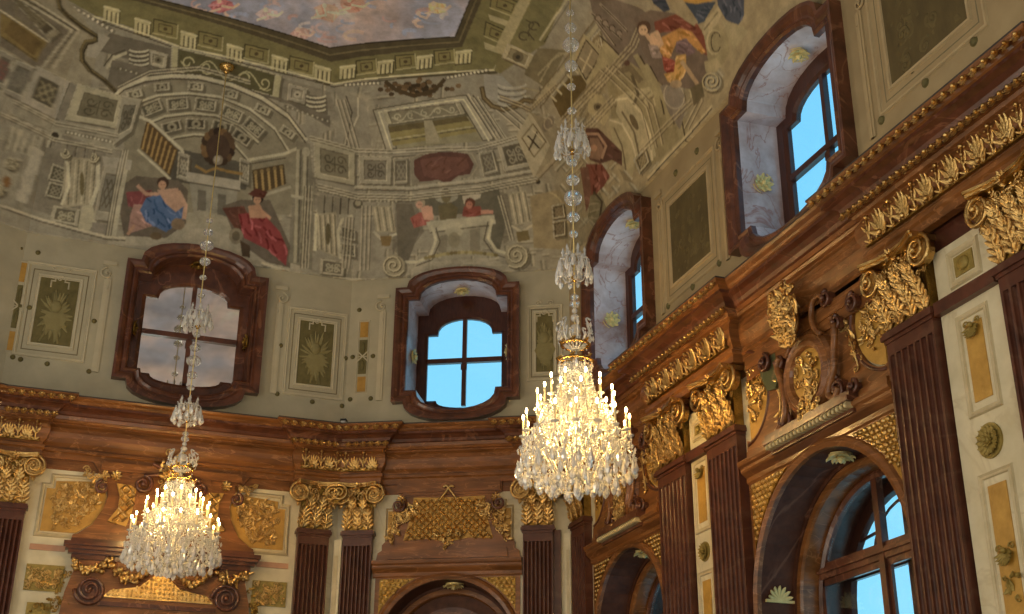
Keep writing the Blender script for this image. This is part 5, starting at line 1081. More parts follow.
def strip(k, x0, x1, z0, z1, lab):
    c = (x0+x1)/2; h = z1-z0; t = T('inlay_strip', lab, 'wall panel', k, c, z0, -.05)
    for i, (f0, f1) in enumerate(((0, .21), (.25, .49), (.51, .74), (.78, 1))):
        mb = MB(); mb.box(x0, x1, -.052, -.042, z0+h*f0, z0+h*f1)
        if i in (1, 2): mb.ball((c, .04, z0+h*(f0+f1)/2), ((x1-x0)*.3, .02, h*.08), 6, 4)
        t.part('inlay', mb, M['goldfield'] if i in (0, 3) else M['olive'])
    mb = MB(); zc = z0+h*.5; w = (x1-x0)*.75; e = .012
    for sg in (-1, 1): mb.prism([(c-w, zc-sg*w-e), (c-w, zc-sg*w+e), (c+w, zc+sg*w+e), (c+w, zc+sg*w-e)], -.045, -.03)
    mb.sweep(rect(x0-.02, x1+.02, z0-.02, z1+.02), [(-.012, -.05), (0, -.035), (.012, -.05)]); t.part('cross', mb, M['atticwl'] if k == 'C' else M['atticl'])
    for x, z in ((x0-.1, zc), (x1+.1, zc)): stud(t, x, z)
    for x, z in ((x0-.1, z0-.12), (x1+.1, z0-.12), (c-.1, z1+.22)): stud(t, x, z)
strip('B', .17, .30, 6.78, 7.96, 'narrow ochre strip with a white cross, right of the left corner')
strip('A', -5.0+.0, -4.9+.01, 6.8, 8.2, 'narrow ochre strip with a white cross at the left edge')
def attic_pilaster(k, x, z0, z1, lab, sg):
    t = T('stucco_bracket', lab, 'ornament', k, x, z0, -.05, 'flat stucco brackets beside the upper windows')
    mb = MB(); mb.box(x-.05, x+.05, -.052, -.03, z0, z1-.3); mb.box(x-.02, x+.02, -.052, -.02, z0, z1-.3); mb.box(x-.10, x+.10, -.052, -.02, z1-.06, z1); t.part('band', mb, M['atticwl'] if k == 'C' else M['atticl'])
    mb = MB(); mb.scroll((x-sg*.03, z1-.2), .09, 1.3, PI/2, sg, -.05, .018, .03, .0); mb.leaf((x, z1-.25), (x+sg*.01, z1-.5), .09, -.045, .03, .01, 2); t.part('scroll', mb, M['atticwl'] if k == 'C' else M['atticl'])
for k, x, sg, lab in (('A', -3.75, 1, 'stucco bracket left of the mirrored window'), ('A', -1.12, -1, 'stucco bracket right of the mirrored window'), ('B', .53, 1, 'stucco bracket left of the canted bay window'), ('C', 3.22, -1, 'stucco bracket right of the far upper window'), ('C', 4.98, 1, 'stucco bracket left of the near upper window'), ('C', 7.95, -1, 'stucco bracket right of the near upper window')): attic_pilaster(k, x, 6.62, 8.42, lab, sg)
mb = MB(); mb.box(-.02, .05, .0, .08, 6.17, 6.27); t = T('cornice_sensor', 'tiny white device with a black cap on the cornice at the left corner', 'device', 'B', .03, 6.16, .1); t.part('body', mb, M['white']); mb = MB(); mb.box(-.03, .06, -.01, .09, 6.27, 6.3); t.part('cap', mb, M['black'])
# ------------------------------------------------------------------ reliefs over the openings
def circ(cx, cz, r, a0, a1, n=16): return [(cx+r*math.cos(math.radians(a0+(a1-a0)*i/n)), cz+r*math.sin(math.radians(a0+(a1-a0)*i/n))) for i in range(n+1)]
def pxp(k, pts, o): return [at(k, x, y, o) for x, y in pts]
def rod(mb, pts, r, o): mb.tube([(x, -o, z) for x, z in pts], r, 6)
def bez(p, n=24):
    out = []; P_ = [p[0]]+list(p)+[p[-1]]
    for i in range(1, len(P_)-2):
        for j in range(6):
            t = j/6; a, b, c, d = P_[i-1:i+3]; out.append(tuple(.5*((2*b[q])+(-a[q]+c[q])*t+(2*a[q]-5*b[q]+4*c[q]-d[q])*t*t+(-a[q]+3*b[q]-3*c[q]+d[q])*t**3) for q in (0, 1)))
    return out+[p[-1]]
def overdoor_long(c, half, lab, detail):
    t = T('overdoor_relief', lab, 'relief', 'C', c, 4.12, -.12); a, b = c-half, c+half; R_ = .5*half/1.4+.02
    mb = MB(); top = 5.27
    sil = [(a+.06+.0, 4.12)]+[(a+.08, 4.34)]+circ(a+.06, 4.83, R_, -80, 80, 16)+[(a+.10, top), (b-.10, top)]+circ(b-.06, 4.83, R_, 100, 260, 16)+[(b-.08, 4.34), (b-.06, 4.12)]
    mb.prism(sil, -.122, -.07); t.part('ground', mb, M['brown'])
    mb = MB(); mb.box(a+.2, b-.2, -.08, -.05, 5.0, 5.27); mb.box(a+.2, b-.2, -.08, -.035, 5.12, 5.27); mb.box(a+.1, b-.1, -.08, -.04, 4.12, 4.2); t.part('upper_courses', mb, M['brown'])
    if detail: mb = MB(); mb.prism([(c-.95, 5.27), (c-.6, 5.27), (c-.55, 4.85), (c-.62, 4.72), (c-.8, 4.75), (c-.9, 4.95)], -.075, -.045); t.part('green_marble_slab', mb, M['green'])
    for sg, e in ((-1, a), (1, b)):
        mb = MB(); arc = circ(e-sg*-.0+(-sg)*.06, 4.83, R_+.03, (-84 if sg < 0 else 96), (84 if sg < 0 else 264), 20); mb.tube([(x, .075, z) for x, z in arc], .022, 5); t.part('disc_rim', mb, M['dark'])
        tt = T('ochre_disc_panel', ('left' if sg < 0 else 'right')+' ochre half-disc with gilded foliage, '+lab.split(',')[-1].strip(), 'wall panel', 'C', e-sg*.2, 4.4, -.12, 'ochre half-disc panels of the long wall')
        arc = circ(e-sg*.06, 4.83, R_-.02, (-82 if sg < 0 else 98), (82 if sg < 0 else 262), 16); mb = MB(); mb.prism(arc, -.122, -.09); tt.part('inlay', mb, M['goldfield'])
        mb = MB(); foliage(mb, [(x+(e-sg*.2-x)*.12, 4.88+(z-4.83)*.8) for x, z in arc], int(46*half), .06, -.08, .35); tt.part('foliage', mb, M['gold'])
    sc = half/1.41; c0_ = c; c = c+.11*sc; X = lambda d: c+d*sc
    # oval cartouche with its scrolls
    el = lambda rx, rz, n=28: [(c-.02+rx*math.cos(-2*PI*i/n), 4.63+rz*math.sin(-2*PI*i/n)) for i in range(n)]
    mb = MB(); mb.prism(el(.30*sc, .29), -.08, .0); t.part('cartouche_field', mb, M['goldfield'])
    mb = MB(); mb.sweep(el(.30*sc, .29), [(-.02, .0), (0, .04), (.05, .05), (.09, .02), (.12, .035), (.15, .0), (.17, -.07)]); t.part('cartouche_frame', mb, M['brown'])
    mb = MB(); foliage(mb, el(.22*sc, .24), 40, .06, .01, .4); t.part('cartouche_relief', mb, M['gold'])
    for nm, pts, r in (('scroll', [(X(.40), 5.28), (X(.34), 5.36), (X(.22), 5.34), (X(.16), 5.2), (X(.2), 5.05), (X(.3), 4.95)], .032), ('scroll', [(X(-.45), 5.28), (X(-.36), 5.33), (X(-.26), 5.28), (X(-.24), 5.14), (X(-.3), 5.0), (X(-.38), 4.94)], .028),
                       ('scroll', [(X(.5), 5.04), (X(.55), 4.92), (X(.5), 4.7), (X(.46), 4.5), (X(.34), 4.3), (X(.44), 4.22), (X(.52), 4.3)], .04), ('scroll', [(X(-.5), 4.98), (X(-.56), 4.9), (X(-.5), 4.7), (X(-.46), 4.5), (X(-.5), 4.3), (X(-.66), 4.2)], .04)):
        mb = MB(); rod(mb, bez(pts), r*sc, .02); t.part(nm, mb, M['brown'])
    for cx, cz, r, sg in ((X(.42), 5.3, .09, 1), (X(.56), 4.98, .08, 1), (X(-.56), 4.94, .07, -1), (X(.47), 4.3, .13, 1), (X(-.55), 4.26, .12, -1), (X(.72), 4.24, .07, -1), (X(.86), 5.08, .1, 1), (X(-.86), 5.05, .1, -1)):
        mb = MB(); mb.scroll((cx, cz), r, 1.6, PI/2, sg, -.06, .025, .1, .05); mb.prism(circ(cx, cz, r*.85, 0, 345, 14), -.08, .0); t.part('volute', mb, M['frame'])
    mb = MB(); foliage(mb, [(X(-.42), 5.62), (X(-.2), 5.72), (X(.0), 5.6), (X(.08), 5.3), (X(.0), 4.96), (X(-.16), 4.94), (X(-.3), 5.1), (X(-.44), 5.36)], 150, .085, .12, .5); mb.ball((X(-.18), -.06, 5.3), (.16*sc, .08, .26), 10, 6); t.part('crest', mb, M['gold'])
    mb = MB(); foliage(mb, [(X(-.22), 4.42), (X(.06), 4.5), (X(.26), 4.4), (X(.2), 4.2), (X(-.2), 4.16)], 34, .075, .04, .4); t.part('shell_spray', mb, M['gold'])
    for d0, d1, z0, z1 in ((.62, .78, 5.0, 4.42), (-.62, -.7, 4.9, 4.3)):
        mb = MB(); foliage(mb, [(X(d0)-.05, z0), (X(d0)+.05, z0), (X(d1)+.07, z1), (X(d1)-.07, z1)], 26, .045, -.06, .2); mb.tube([(X(d0), .05, z0), (X(d1), .05, z1)], .012, 4); t.part('husk_drop', mb, M['gold'])
    tt = T('dentil_cornice', 'short projecting cornice with pale dentils, '+lab.split(',')[-1].strip(), 'moulding', 'C', c, 3.98, -.12, 'dentil cornices of the long wall')
    mb = MB(); x0, x1 = X(-.82), X(.72); mb.box(x0, x1, -.12, .02, 3.99, 4.03); mb.box(x0-.03, x1+.03, -.12, .10, 4.09, 4.14); mb.box(x0-.02, x1+.02, -.12, .07, 4.14, 4.2); tt.part('course', mb, M['frame'])
    for i in range(22): x = x0+(x1-x0)*(i+.5)/22; mb = MB(); mb.box(x-.018, x+.018, .0, .085, 4.03, 4.09); mb.ball((x, -.085, 4.055), (.02, .02, .03), 6, 4); tt.part('dentil', mb, M['dentil'])
overdoor_long(6.40, 1.41, 'brown overdoor with oval gilded cartouche and scrolls, above the large arched window', True)
overdoor_long(1.76, 1.15, 'brown overdoor with gilded carving behind the large chandelier, above the far arched window', False)

# canted bay: trellis relief
c = 1.685; t = T('trellis_relief', 'brown overdoor relief with gilded trellis and rose sprays in the canted bay', 'relief', 'B', c, 4.12, -.12)
hp = [(.80, 5.27), (.80, 5.12), (.72, 5.08), (.70, 4.98), (.78, 4.9), (.86, 4.86), (.80, 4.72), (.84, 4.55), (.92, 4.42), (1.0, 4.34), (1.0, 4.26), (1.06, 4.22), (1.08, 4.12)]
mb = MB(); mb.prism([(c+x, z) for x, z in hp]+[(c-x, z) for x, z in hp[::-1]], -.122, -.06); t.part('ground', mb, M['brown'])
mb = MB(); mb.prism([(c+x, z) for x, z in [(.9, 4.12), (.88, 4.26), (.5, 4.30), (.3, 4.34), (-.3, 4.34), (-.5, 4.30), (-.88, 4.26), (-.9, 4.12)]], -.07, -.03); mb.box(c-.78, c+.78, -.07, -.02, 5.12, 5.27); mb.box(c-.7, c+.7, -.07, -.04, 5.08, 5.12); t.part('courses', mb, M['brown'])
tr = [(c+x, z) for x, z in [(-.54, 5.05), (-.2, 5.04), (.2, 5.04), (.54, 5.05), (.56, 4.8), (.62, 4.6), (.68, 4.40), (.3, 4.42), (0, 4.36), (-.3, 4.42), (-.68, 4.40), (-.62, 4.6), (-.56, 4.8)]]
mb = MB(); mb.prism(tr, -.065, -.05); t.part('trellis_ground', mb, M['goldfield'])
mb = MB(); lattice(mb, tr, .115, -.045, .026); t.part('trellis', mb, M['gold'])
for sg in (-1, 1):
    mb = MB(); foliage(mb, [(c+sg*x, z) for x, z in [(.5, 4.98), (.8, 4.84), (.95, 4.6), (.92, 4.36), (.8, 4.42), (.7, 4.62), (.4, 4.8)]], 90, .055, -.04, .3); t.part('rose_spray', mb, M['gold'])
    mb = MB(); mb.scroll((c+sg*.76, 4.92), .1, 1.7, PI/2, sg, -.05, .025, .08, .05); t.part('volute', mb, M['frame'])
    mb = MB(); mb.rosette((c+sg*.72, 5.0), .085, -.0, 8, .03); t.part('rosette', mb, M['gold'])
mb = MB(); foliage(mb, [(c-.17, 4.52), (c+.17, 4.52), (c+.12, 4.26), (c-.12, 4.26)], 16, .06, -.02, .5); t.part('central_spray', mb, M['gold'])
mb = MB(); rod(mb, bez([(c-.14, 4.98), (c-.05, 5.1), (c+.03, 5.2), (c+.08, 5.18)]), .018, .0); rod(mb, bez([(c+.14, 4.98), (c+.05, 5.1), (c-.03, 5.2), (c-.08, 5.18)]), .018, .01); t.part('ribbon', mb, M['gold'])
for sg in (-1, 1):
    tt = T('ochre_strip', ('left' if sg < 0 else 'right')+' ochre strip beside the trellis relief of the canted bay', 'wall panel', 'B', c+sg*.9, 4.3, -.12, 'ochre strips beside the trellis'); mb = MB(); mb.prism([(c+sg*x, z) for x, z in [(.74, 4.86), (.93, 4.86), (.93, 4.33), (.84, 4.33)]], -.122, -.09); tt.part('inlay', mb, M['goldfield'])
    mb = MB(); mb.sweep(sorted_path if 0 else [(c+sg*.96, 4.3), (c+sg*.96, 4.9), (c+sg*.85, 4.9), (c+sg*.85, 5.0)][::sg], [(-.015, -.12), (0, -.09), (.015, -.12)], False); tt.part('moulding', mb, M['creamline'])

# end wall: great overdoor
c = -2.47; t = T('great_overdoor', 'brown marble overdoor with scrolls and gilded trellis behind the small chandelier', 'relief', 'A', c, 3.0, -.12)
hp = [(1.12, 5.27), (1.04, 5.16), (.90, 4.96), (.86, 4.78), (.90, 4.6), (1.02, 4.36), (1.2, 4.22), (1.26, 4.2), (1.28, 4.08)]
mb = MB(); mb.prism([(c+x, z) for x, z in hp]+[(c-x, z) for x, z in hp[::-1]], -.122, -.05)
lo = [(1.22, 4.1), (1.22, 3.92), (1.18, 3.7), (1.26, 3.4), (1.3, 3.0), (1.2, -1.6)]
mb.prism([(c+x, z) for x, z in lo]+[(c-x, z) for x, z in lo[::-1]], -.122, -.03); t.part('ground', mb, M['brown'])
mb = MB(); P_ = [(-1.22, 3.90), (1.22, 3.90)]
for z0, z1, o, e in ((3.86, 3.93, .0, 1.24), (3.93, 3.98, .05, 1.29), (3.98, 4.03, .09, 1.33), (4.03, 4.08, .12, 1.36), (4.08, 4.14, .03, 1.27)): mb.box(c-e, c+e, -.06, o, z0, z1)
t.part('cornice', mb, M['frame'])
mb = MB(); mb.prism([(c+x, z) for x, z in [(.55, 5.15), (.62, 4.85), (.55, 4.55), (.75, 4.3), (.8, 4.14), (-.8, 4.14), (-.75, 4.3), (-.55, 4.55), (-.62, 4.85), (-.55, 5.15)]], -.06, .0); mb.box(c-1.0, c+1.0, -.06, .02, 5.15, 5.27); t.part('pedestal', mb, M['brown'])
for sg in (-1, 1):
    q = [(c+sg*x, z) for x, z in [(.52, 4.96), (.74, 4.98), (.68, 4.8), (.66, 4.66), (.78, 4.42), (.5, 4.38), (.48, 4.6)]]; q = [(c+sg*x, z) for x, z in [(.48, 4.90), (.56, 4.96), (.76, 4.97), (.70, 4.8), (.70, 4.62), (.82, 4.42), (.56, 4.36), (.50, 4.6)]]
    mb = MB(); mb.prism(q, -.06, .01); t.part('trellis_ground', mb, M['goldfield']); mb = MB(); lattice(mb, q, .13, .02, .03, False); foliage(mb, q, 10, .03, .03, 0); t.part('trellis', mb, M['gold'])
    mb = MB(); mb.scroll((c+sg*.40, 4.98), .13, 1.5, PI/2, sg, .02, .035, .06, .03); rod(mb, bez([(c+sg*.4, 5.1), (c+sg*.2, 5.14), (c+sg*.1, 5.2), (c+sg*.3, 5.3)]), .03, .06); t.part('volute', mb, M['frame'])
    mb = MB(); mb.scroll((c+sg*.95, 4.90), .09, 1.5, PI/2, -sg, -.04, .028, .06, .03); t.part('volute', mb, M['frame'])
    mb = MB(); mb.rosette((c+sg*.78, 5.08), .09, -.0, 8, .03); t.part('rosette', mb, M['gold'])
    mb = MB(); foliage(mb, [(c+sg*x, z) for x, z in [(1.25, 5.16), (.9, 5.1), (.94, 4.9), (.98, 4.6), (1.08, 4.62), (1.1, 4.95)]], 50, .055, -.03, .3); mb.tube([(c+sg*.93, .03, 5.1), (c+sg*1.02, .03, 4.65)], .02, 5); t.part('rose_spray', mb, M['gold'])
    mb = MB(); mb.scroll((c+sg*.93, 3.44), .19, 2.4, PI, -sg, -.02, .03, .05, .04); mb.prism(circ(c+sg*.93, 3.44, .17, 0, 345, 18), -.04, .0); t.part('great_volute', mb, M['frame'])
    mb = MB(); pts = [(c+sg*(.12+.6*f), 3.86-.24*math.sin(PI*f)) for f in np.linspace(0, 1, 12)]
    for x, z in pts:
        for _ in range(5): mb.ball((x+random.gauss(0, .02), -.04-random.random()*.05, z+random.gauss(0, .03)), random.uniform(.022, .042), 6, 4)
        mb.leaf((x, z), (x+random.gauss(0, .07), z+random.gauss(0, .07)), .05, .04, .04, .01, 1)
    t.part('garland', mb, M['gold'])
    mb = MB()
    for x, z in [(c+sg*(.78+.4*f), 3.80-.1*math.sin(PI*f)) for f in np.linspace(0, 1, 9)]:
        for _ in range(5): mb.ball((x+random.gauss(0, .02), -.03-random.random()*.05, z+random.gauss(0, .03)), random.uniform(.022, .042), 6, 4)
        mb.leaf((x, z), (x+random.gauss(0, .07), z+random.gauss(0, .07)), .05, .03, .04, .01, 1)
    t.part('garland', mb, M['gold'])
    mb = MB(); mb.scroll((c+sg*.72, 3.84), .08, 1.4, 0, sg, .0, .022, .05, .03); t.part('garland_hook', mb, M['frame'])
    tt = T('consol_foliage', ('left' if sg < 0 else 'right')+' bronze foliage hanging down the flank of the great overdoor', 'ornament', 'A', c+sg*1.26, 3.1, -.12, 'foliage on the flanks of the great overdoor'); mb = MB(); foliage(mb, [(c+sg*x, z) for x, z in [(1.2, 3.7), (1.3, 3.7), (1.42, 3.3), (1.38, 3.1), (1.2, 3.3)]], 30, .05, -.06, .3); tt.part('foliage', mb, M['golddull'])
    # gold panels and cream field beside
    e = lambda d: c+sg*d
    tt = T('ochre_shield_panel', ('left' if sg < 0 else 'right')+' ochre panel with gilded trophy foliage beside the great overdoor', 'wall panel', 'A', e(1.35), 4.22, -.12, 'ochre panels beside the great overdoor')
    poly_ = [(e(1.70), 4.23), (e(1.69), 4.84), (e(1.58), 4.84), (e(1.58), 4.95), (e(1.1), 4.99)]+[(e(x), z) for x, z in [(.92, 4.92), (.87, 4.78), (.90, 4.6), (1.02, 4.38), (1.22, 4.23)]]
    mb = MB(); mb.prism(poly_, -.122, -.10); tt.part('inlay', mb, M['goldfield']); mb = MB(); foliage(mb, [(e(x), z) for x, z in [(1.6, 4.75), (1.5, 4.93), (1.15, 4.93), (1.0, 4.75), (1.05, 4.55), (1.25, 4.32), (1.55, 4.3)]], 170, .05, -.095, .4); tt.part('foliage', mb, M['gold'])
    mb = MB(); mb.sweep([(e(x), z) for x, z in [(1.24, 4.19), (1.74, 4.19), (1.73, 4.88), (1.62, 4.88), (1.62, 5.02), (1.12, 5.03)]][::(1 if sg < 0 else -1)], [(-.02, -.12), (-.01, -.09), (.01, -.085), (.03, -.1), (.04, -.12)], False); tt.part('moulding', mb, M['creamline'])
    tt = T('ochre_square_panel', ('left' if sg < 0 else 'right')+' small ochre square with gilded scrolls, below the pink strip of the end wall', 'wall panel', 'A', e(1.55), 3.39, -.12, 'small ochre squares beside the great overdoor')
    mb = MB(); mb.box(min(e(1.30), e(1.80)), max(e(1.30), e(1.80)), -.122, -.10, 3.40, 3.76); tt.part('inlay', mb, M['oldgreen']); mb = MB(); foliage(mb, rect(*sorted((e(1.34), e(1.76))), 3.44, 3.72), 60, .05, -.095, .6); tt.part('foliage', mb, M['gold'])
    tt = T('pink_marble_strip', ('left' if sg < 0 else 'right')+' thin pink marble strip above the small ochre square of the end wall', 'wall panel', 'A', e(1.55), 3.97, -.12, 'pink strips beside the great overdoor'); mb = MB(); mb.box(*sorted((e(1.33), e(1.80))), -.122, -.105, 3.96, 4.04); tt.part('inlay', mb, M['pink'])
    tt = T('low_ochre_panel', ('left' if sg < 0 else 'right')+' ochre panel at the bottom edge beside the great overdoor', 'wall panel', 'A', e(1.55), 2.5, -.12, 'low ochre panels of the end wall'); mb = MB(); mb.box(*sorted((e(1.4), e(1.72))), -.122, -.10, 2.5, 3.24); tt.part('inlay', mb, M['oldgreen']); mb = MB(); foliage(mb, rect(*sorted((e(1.44), e(1.68))), 2.6, 3.2), 26, .055, -.09, .6); tt.part('foliage', mb, M['golddull'])
mb = MB(); q = [(c-.76, 3.36), (c+.76, 3.36), (c+.66, 3.46), (c+.28, 3.53), (c+.08, 3.70), (c-.08, 3.70), (c-.28, 3.53), (c-.66, 3.46)]; mb.prism(q, -.04, .0)
NOP = MB(); NOP.sweep(q, [(-.03, .0), (-.01, .02), (.01, .02), (.03, -.01)]) if 0 else None
for i in range(23):
    for j in range(5):
        x, z = c-.68+i*.062, 3.40+j*.06
        if inpoly(x, z, q): mb.ball((x, -.005, z), (.02, .015, .022), 6, 4)
t.part('gilt_tablet', mb, M['gold'])
mb = MB(); foliage(mb, [(c-.12, 5.5), (c+.14, 5.5), (c+.16, 5.1), (c+.02, 4.7), (c-.14, 4.8), (c-.2, 5.2)], 40, .085, .06, .4); mb.ball((c, -.02, 5.1), (.15, .08, .3), 8, 6); t.part('crest', mb, M['gold'])
mb = MB(); mb.box(c-.9, c+.9, -.04, .02, 3.0, 3.06); mb.box(c-.8, c+.8, -.04, .0, 3.24, 3.30); t.part('lower_course', mb, M['frame'])
# ------------------------------------------------------------------ crystal chandeliers
def zfor(X, Y, py):
    lo, hi = -2., 14.
    for _ in range(40):
        z = (lo+hi)/2; v = np.array([X, Y, z]); y = 307-FPX*(v@UP)/(v@FW)
        if y > py: lo = z
        else: hi = z
    return z
YR = 12.75
d = ray(577, 470); XR = float(d[0]/d[1]*YR)
Z0 = zfor(XR, YR, 492)                      # lowest drop, height over the eye
zr = lambda py: zfor(XR, YR, py)-Z0
def drop_bm(L, r):                           # faceted pear drop hanging from z=0 down to -L
    mb = MB(); mb.lathe([(r*.2, 0), (r*.35, -L*.25), (r, -L*.66), (r*.75, -L*.85), (r*.05, -L)], seg=6, smooth=False); return mb
drop_big, drop_mid, drop_small = drop_bm(.17, .034).build('pendant', M['crystal']), drop_bm(.11, .02).build('pendant', M['crystal']), drop_bm(.07, .013).build('pendant', M['crystal'])
PM = {'b': drop_big.data, 'm': drop_mid.data, 's': drop_small.data}
for o in (drop_big, drop_mid, drop_small): bpy.data.objects.remove(o)
def inst(me, name, parent, loc, rz=0, sc=1):
    o = bpy.data.objects.new(name, me); COL.objects.link(o); o.parent = parent; o.matrix_local = Matrix.Translation(loc) @ Matrix.Rotation(rz, 4, 'Z') @ Matrix.Scale(sc, 4); return o
def octa(mb, c, r, h): 
    x, y, z = c; mb.add([(x, y, z+h), (x+r, y, z), (x, y+r, z), (x-r, y, z), (x, y-r, z), (x, y, z-h)], [(0, 1, 2), (0, 2, 3), (0, 3, 4), (0, 4, 1), (5, 2, 1), (5, 3, 2), (5, 4, 3), (5, 1, 4)])
def body(root, warm):
    # candle rings: radius, height of the flame, number, arm root radius and height
    rings = [(.60, zr(417), 16, .10, zr(470)), (.44, zr(392), 12, .09, zr(452)), (.30, zr(378), 8, .08, zr(430))]
    sl = MB(); sl.lathe([(.013, 0), (.013, .19), (.009, .2)], seg=8); sleeve = None
    pan = MB(); pan.lathe([(.006, -.02), (.045, 0), (.05, .012), (.018, .006), (.014, .03)], seg=10)
    fl = MB(); fl.ball((0, 0, .232), (.014, .014, .034), 8, 6)
    me_s = sl.build('tmp', M['wax']); me_p = pan.build('tmp', M['crystal']); me_f = fl.build('tmp', M['flame']); ms, mp_, mf = me_s.data, me_p.data, me_f.data
    for o in (me_s, me_p, me_f): bpy.data.objects.remove(o)
    for ri, (R_, zf, n, r0, za) in enumerate(rings):
        zc = zf-.232
        for i in range(n):
            q = 2*PI*(i+.5*ri)/n; x, y = math.cos(q), math.sin(q)
            mb = MB(); P_ = [(r0, za), (R_*.35, za-.10), (R_*.7, zc-.14), (R_*.95, zc-.1), (R_*1.02, zc-.05), (R_, zc-.01)]
            mb.tube([(r*x, r*y, z) for r, z in bez(P_)], .011, 5); mb.build('arm', M['glassarm'], root)
            s_ = inst(ms, 'candle', root, (R_*x, R_*y, zc)); inst(mp_, 'drip_pan', s_, (0, 0, 0)); inst(mf, 'bulb', s_, (0, 0, 0))
    mb = MB(); H_ = zr(300); mb.lathe([(.02, .12), (.06, .16), (.1, .22), (.05, .3), (.03, .4), (.07, .5), (.04, .62), (.03, .8), (.06, .9), (.03, 1.0), (.02, 1.3), (.05, 1.4), (.09, 1.45), (.03, 1.52), (.015, 1.9)], seg=12); mb.build('stem', M['glassarm'], root)
    for z, r in ((zr(345), .16), (zr(362), .2)):
        mb = MB(); mb.tube([(r*math.cos(2*PI*i/24), r*math.sin(2*PI*i/24), z) for i in range(25)], .018, 6)
        for i in range(6): q = 2*PI*i/6; mb.tube([(0, 0, z), (r*math.cos(q), r*math.sin(q), z)], .01, 5); mb.leaf((r*math.cos(q)-.03, z), (r*math.cos(q)+.03, z+.06), .05, -r*math.sin(q), .02, .01, 1)
        mb.build('gilt_ring', M['brass'], root)
    # crown of glass plumes
    for i in range(14):
        q = 2*PI*i/14; x, y = math.cos(q), math.sin(q); hz = .22 if i % 2 else .36
        mb = MB(); P_ = [(.03, zr(350)), (.12, zr(350)+.06), (.19, zr(350)+hz*.55), (.15, zr(350)+hz), (.21, zr(350)+hz-.03)]
        mb.tube([(r*x, r*y, z) for r, z in bez(P_)], [.012]*len(bez(P_)), 5); octa(mb, (.21*x, .21*y, zr(350)+hz-.09), .018, .045); mb.build('plume', M['crystal'], root)
    for j, (z, r) in enumerate(((zr(318), .05), (zr(311), .035), (zr(330), .07))): mb = MB(); mb.ball((0, 0, z), (r, r, r), 10, 8); mb.build('bead', M['crystal'], root)
    # pendants: the largest ones as parts
    npd = 0
    for R_, z, n, k in ((.66, zr(463), 26, 'b'), (.58, zr(470), 22, 'b'), (.44, zr(475), 18, 'b'), (.28, zr(479), 12, 'b'), (.12, zr(480), 6, 'b'), (.19, zr(362), 10, 'm')):
        for i in range(n):
            q = 2*PI*(i+random.uniform(-.2, .2))/n; inst(PM[k], 'pendant', root, (R_*math.cos(q), R_*math.sin(q), z+random.uniform(-.02, .02)), q, random.uniform(.85, 1.2)); npd += 1
    inst(PM['b'], 'pendant', root, (0, 0, zr(480)), 0, 1.3)
    # the mass of small cut beads, festoons and prisms
    mb = MB()
    def r_at(z):
        pts = [(0, .15), (.1, .40), (.2, .58), (.32, .68), (.5, .66), (.62, .56), (.8, .44), (.95, .38), (1.05, .27), (1.25, .2), (1.5, .16)]
        for (z0, r0), (z1, r1) in zip(pts, pts[1:]):
            if z0 <= z <= z1: return r0+(r1-r0)*(z-z0)/(z1-z0)
        return .1
    for i in range(3600):
        z = random.random()**.9*1.45+.03; R_ = r_at(z)*random.uniform(.3, 1.0)**.35; q = random.uniform(0, 2*PI); s_ = random.uniform(.011, .021)
        octa(mb, (R_*math.cos(q), R_*math.sin(q), z), s_, s_*random.choice((1, 1.3, 2.6)))
    for R_, z0, R1, z1, n in ((.64, zr(462), .42, zr(440), 16), (.42, zr(440), .28, zr(412), 14), (.30, zr(410), .17, zr(362), 12), (.2, zr(385), .15, zr(345), 10)):
        for i in range(n):
            q0 = 2*PI*i/n; q1 = 2*PI*(i+1)/n
            for j in range(9): f = j/8; q = q0+(q1-q0)*f*.5; R2 = R_+(R1-R_)*f; octa(mb, (R2*math.cos(q), R2*math.sin(q), z0+(z1-z0)*f-.09*math.sin(PI*f)), .012, .014)
            for j in range(9): f = j/8; q = q0+(q1-q0)*f; octa(mb, (R_*math.cos(q), R_*math.sin(q), z0-.08*math.sin(PI*f)), .012, .014)
    o = mb.build('cut_beads', M['crystal'], root); o['kind'] = 'stuff'
    return root
def upper(root):
    """small clusters and round beads strung on the suspension rod"""
    for yc in (142, 268):
        zc = zr(yc)
        for i in range(6):
            q = 2*PI*(i+.5)/6; x, y = math.cos(q), math.sin(q); cl = MB(); cl.tube([(r*x, r*y, z) for r, z in bez([(.01, zc-.16), (.1, zc-.17), (.16, zc-.02), (.13, zc+.07), (.13, zc+.15)])], .009, 5)
            cl.lathe([(.03, 0), (.045, .01), (.02, .03), (.012, .09), (.02, .11), (.003, .17)], (.13*x, .13*y, zc+.11), 8); a = cl.build('cluster_arm', M['crystal'], root)
            for j in range(4): q2 = q+(-.45, -.15, .15, .45)[j]; R_ = .18+.03*(j % 2); inst(PM['m'], 'pendant', root, (R_*math.cos(q2), R_*math.sin(q2), zc+.10-.12*(j % 2)), 0, random.uniform(1.3, 1.9))
        mb = MB(); mb.lathe([(.01, -.06), (.04, -.03), (.045, 0), (.02, .03)], (0, 0, zc-.13), 10); mb.build('gilt_boss', M['brass'], root)
        mb = MB()
        for i in range(130): q = random.uniform(0, 2*PI); R_ = random.uniform(.06, .19); z = zc+random.uniform(-.2, .17); octa(mb, (R_*math.cos(q), R_*math.sin(q), z), .012, random.choice((.014, .035)))
        o = mb.build('cut_beads', M['crystal'], root); o['kind'] = 'stuff'
    for py, r in ((13, .045), (28, .066), (45, .092), (66, .072), (87, .048), (111, .048), (163, .048), (180, .07), (198, .095), (217, .066), (234, .048), (297, .04), (304, .05)):
        if True: mb = MB(); mb.ball((0, 0, 0), (r*1.2, r*1.2, r*1.02), 12, 8); b = mb.build('bead', M['ball'], root); b.location = (0, 0, zr(py))
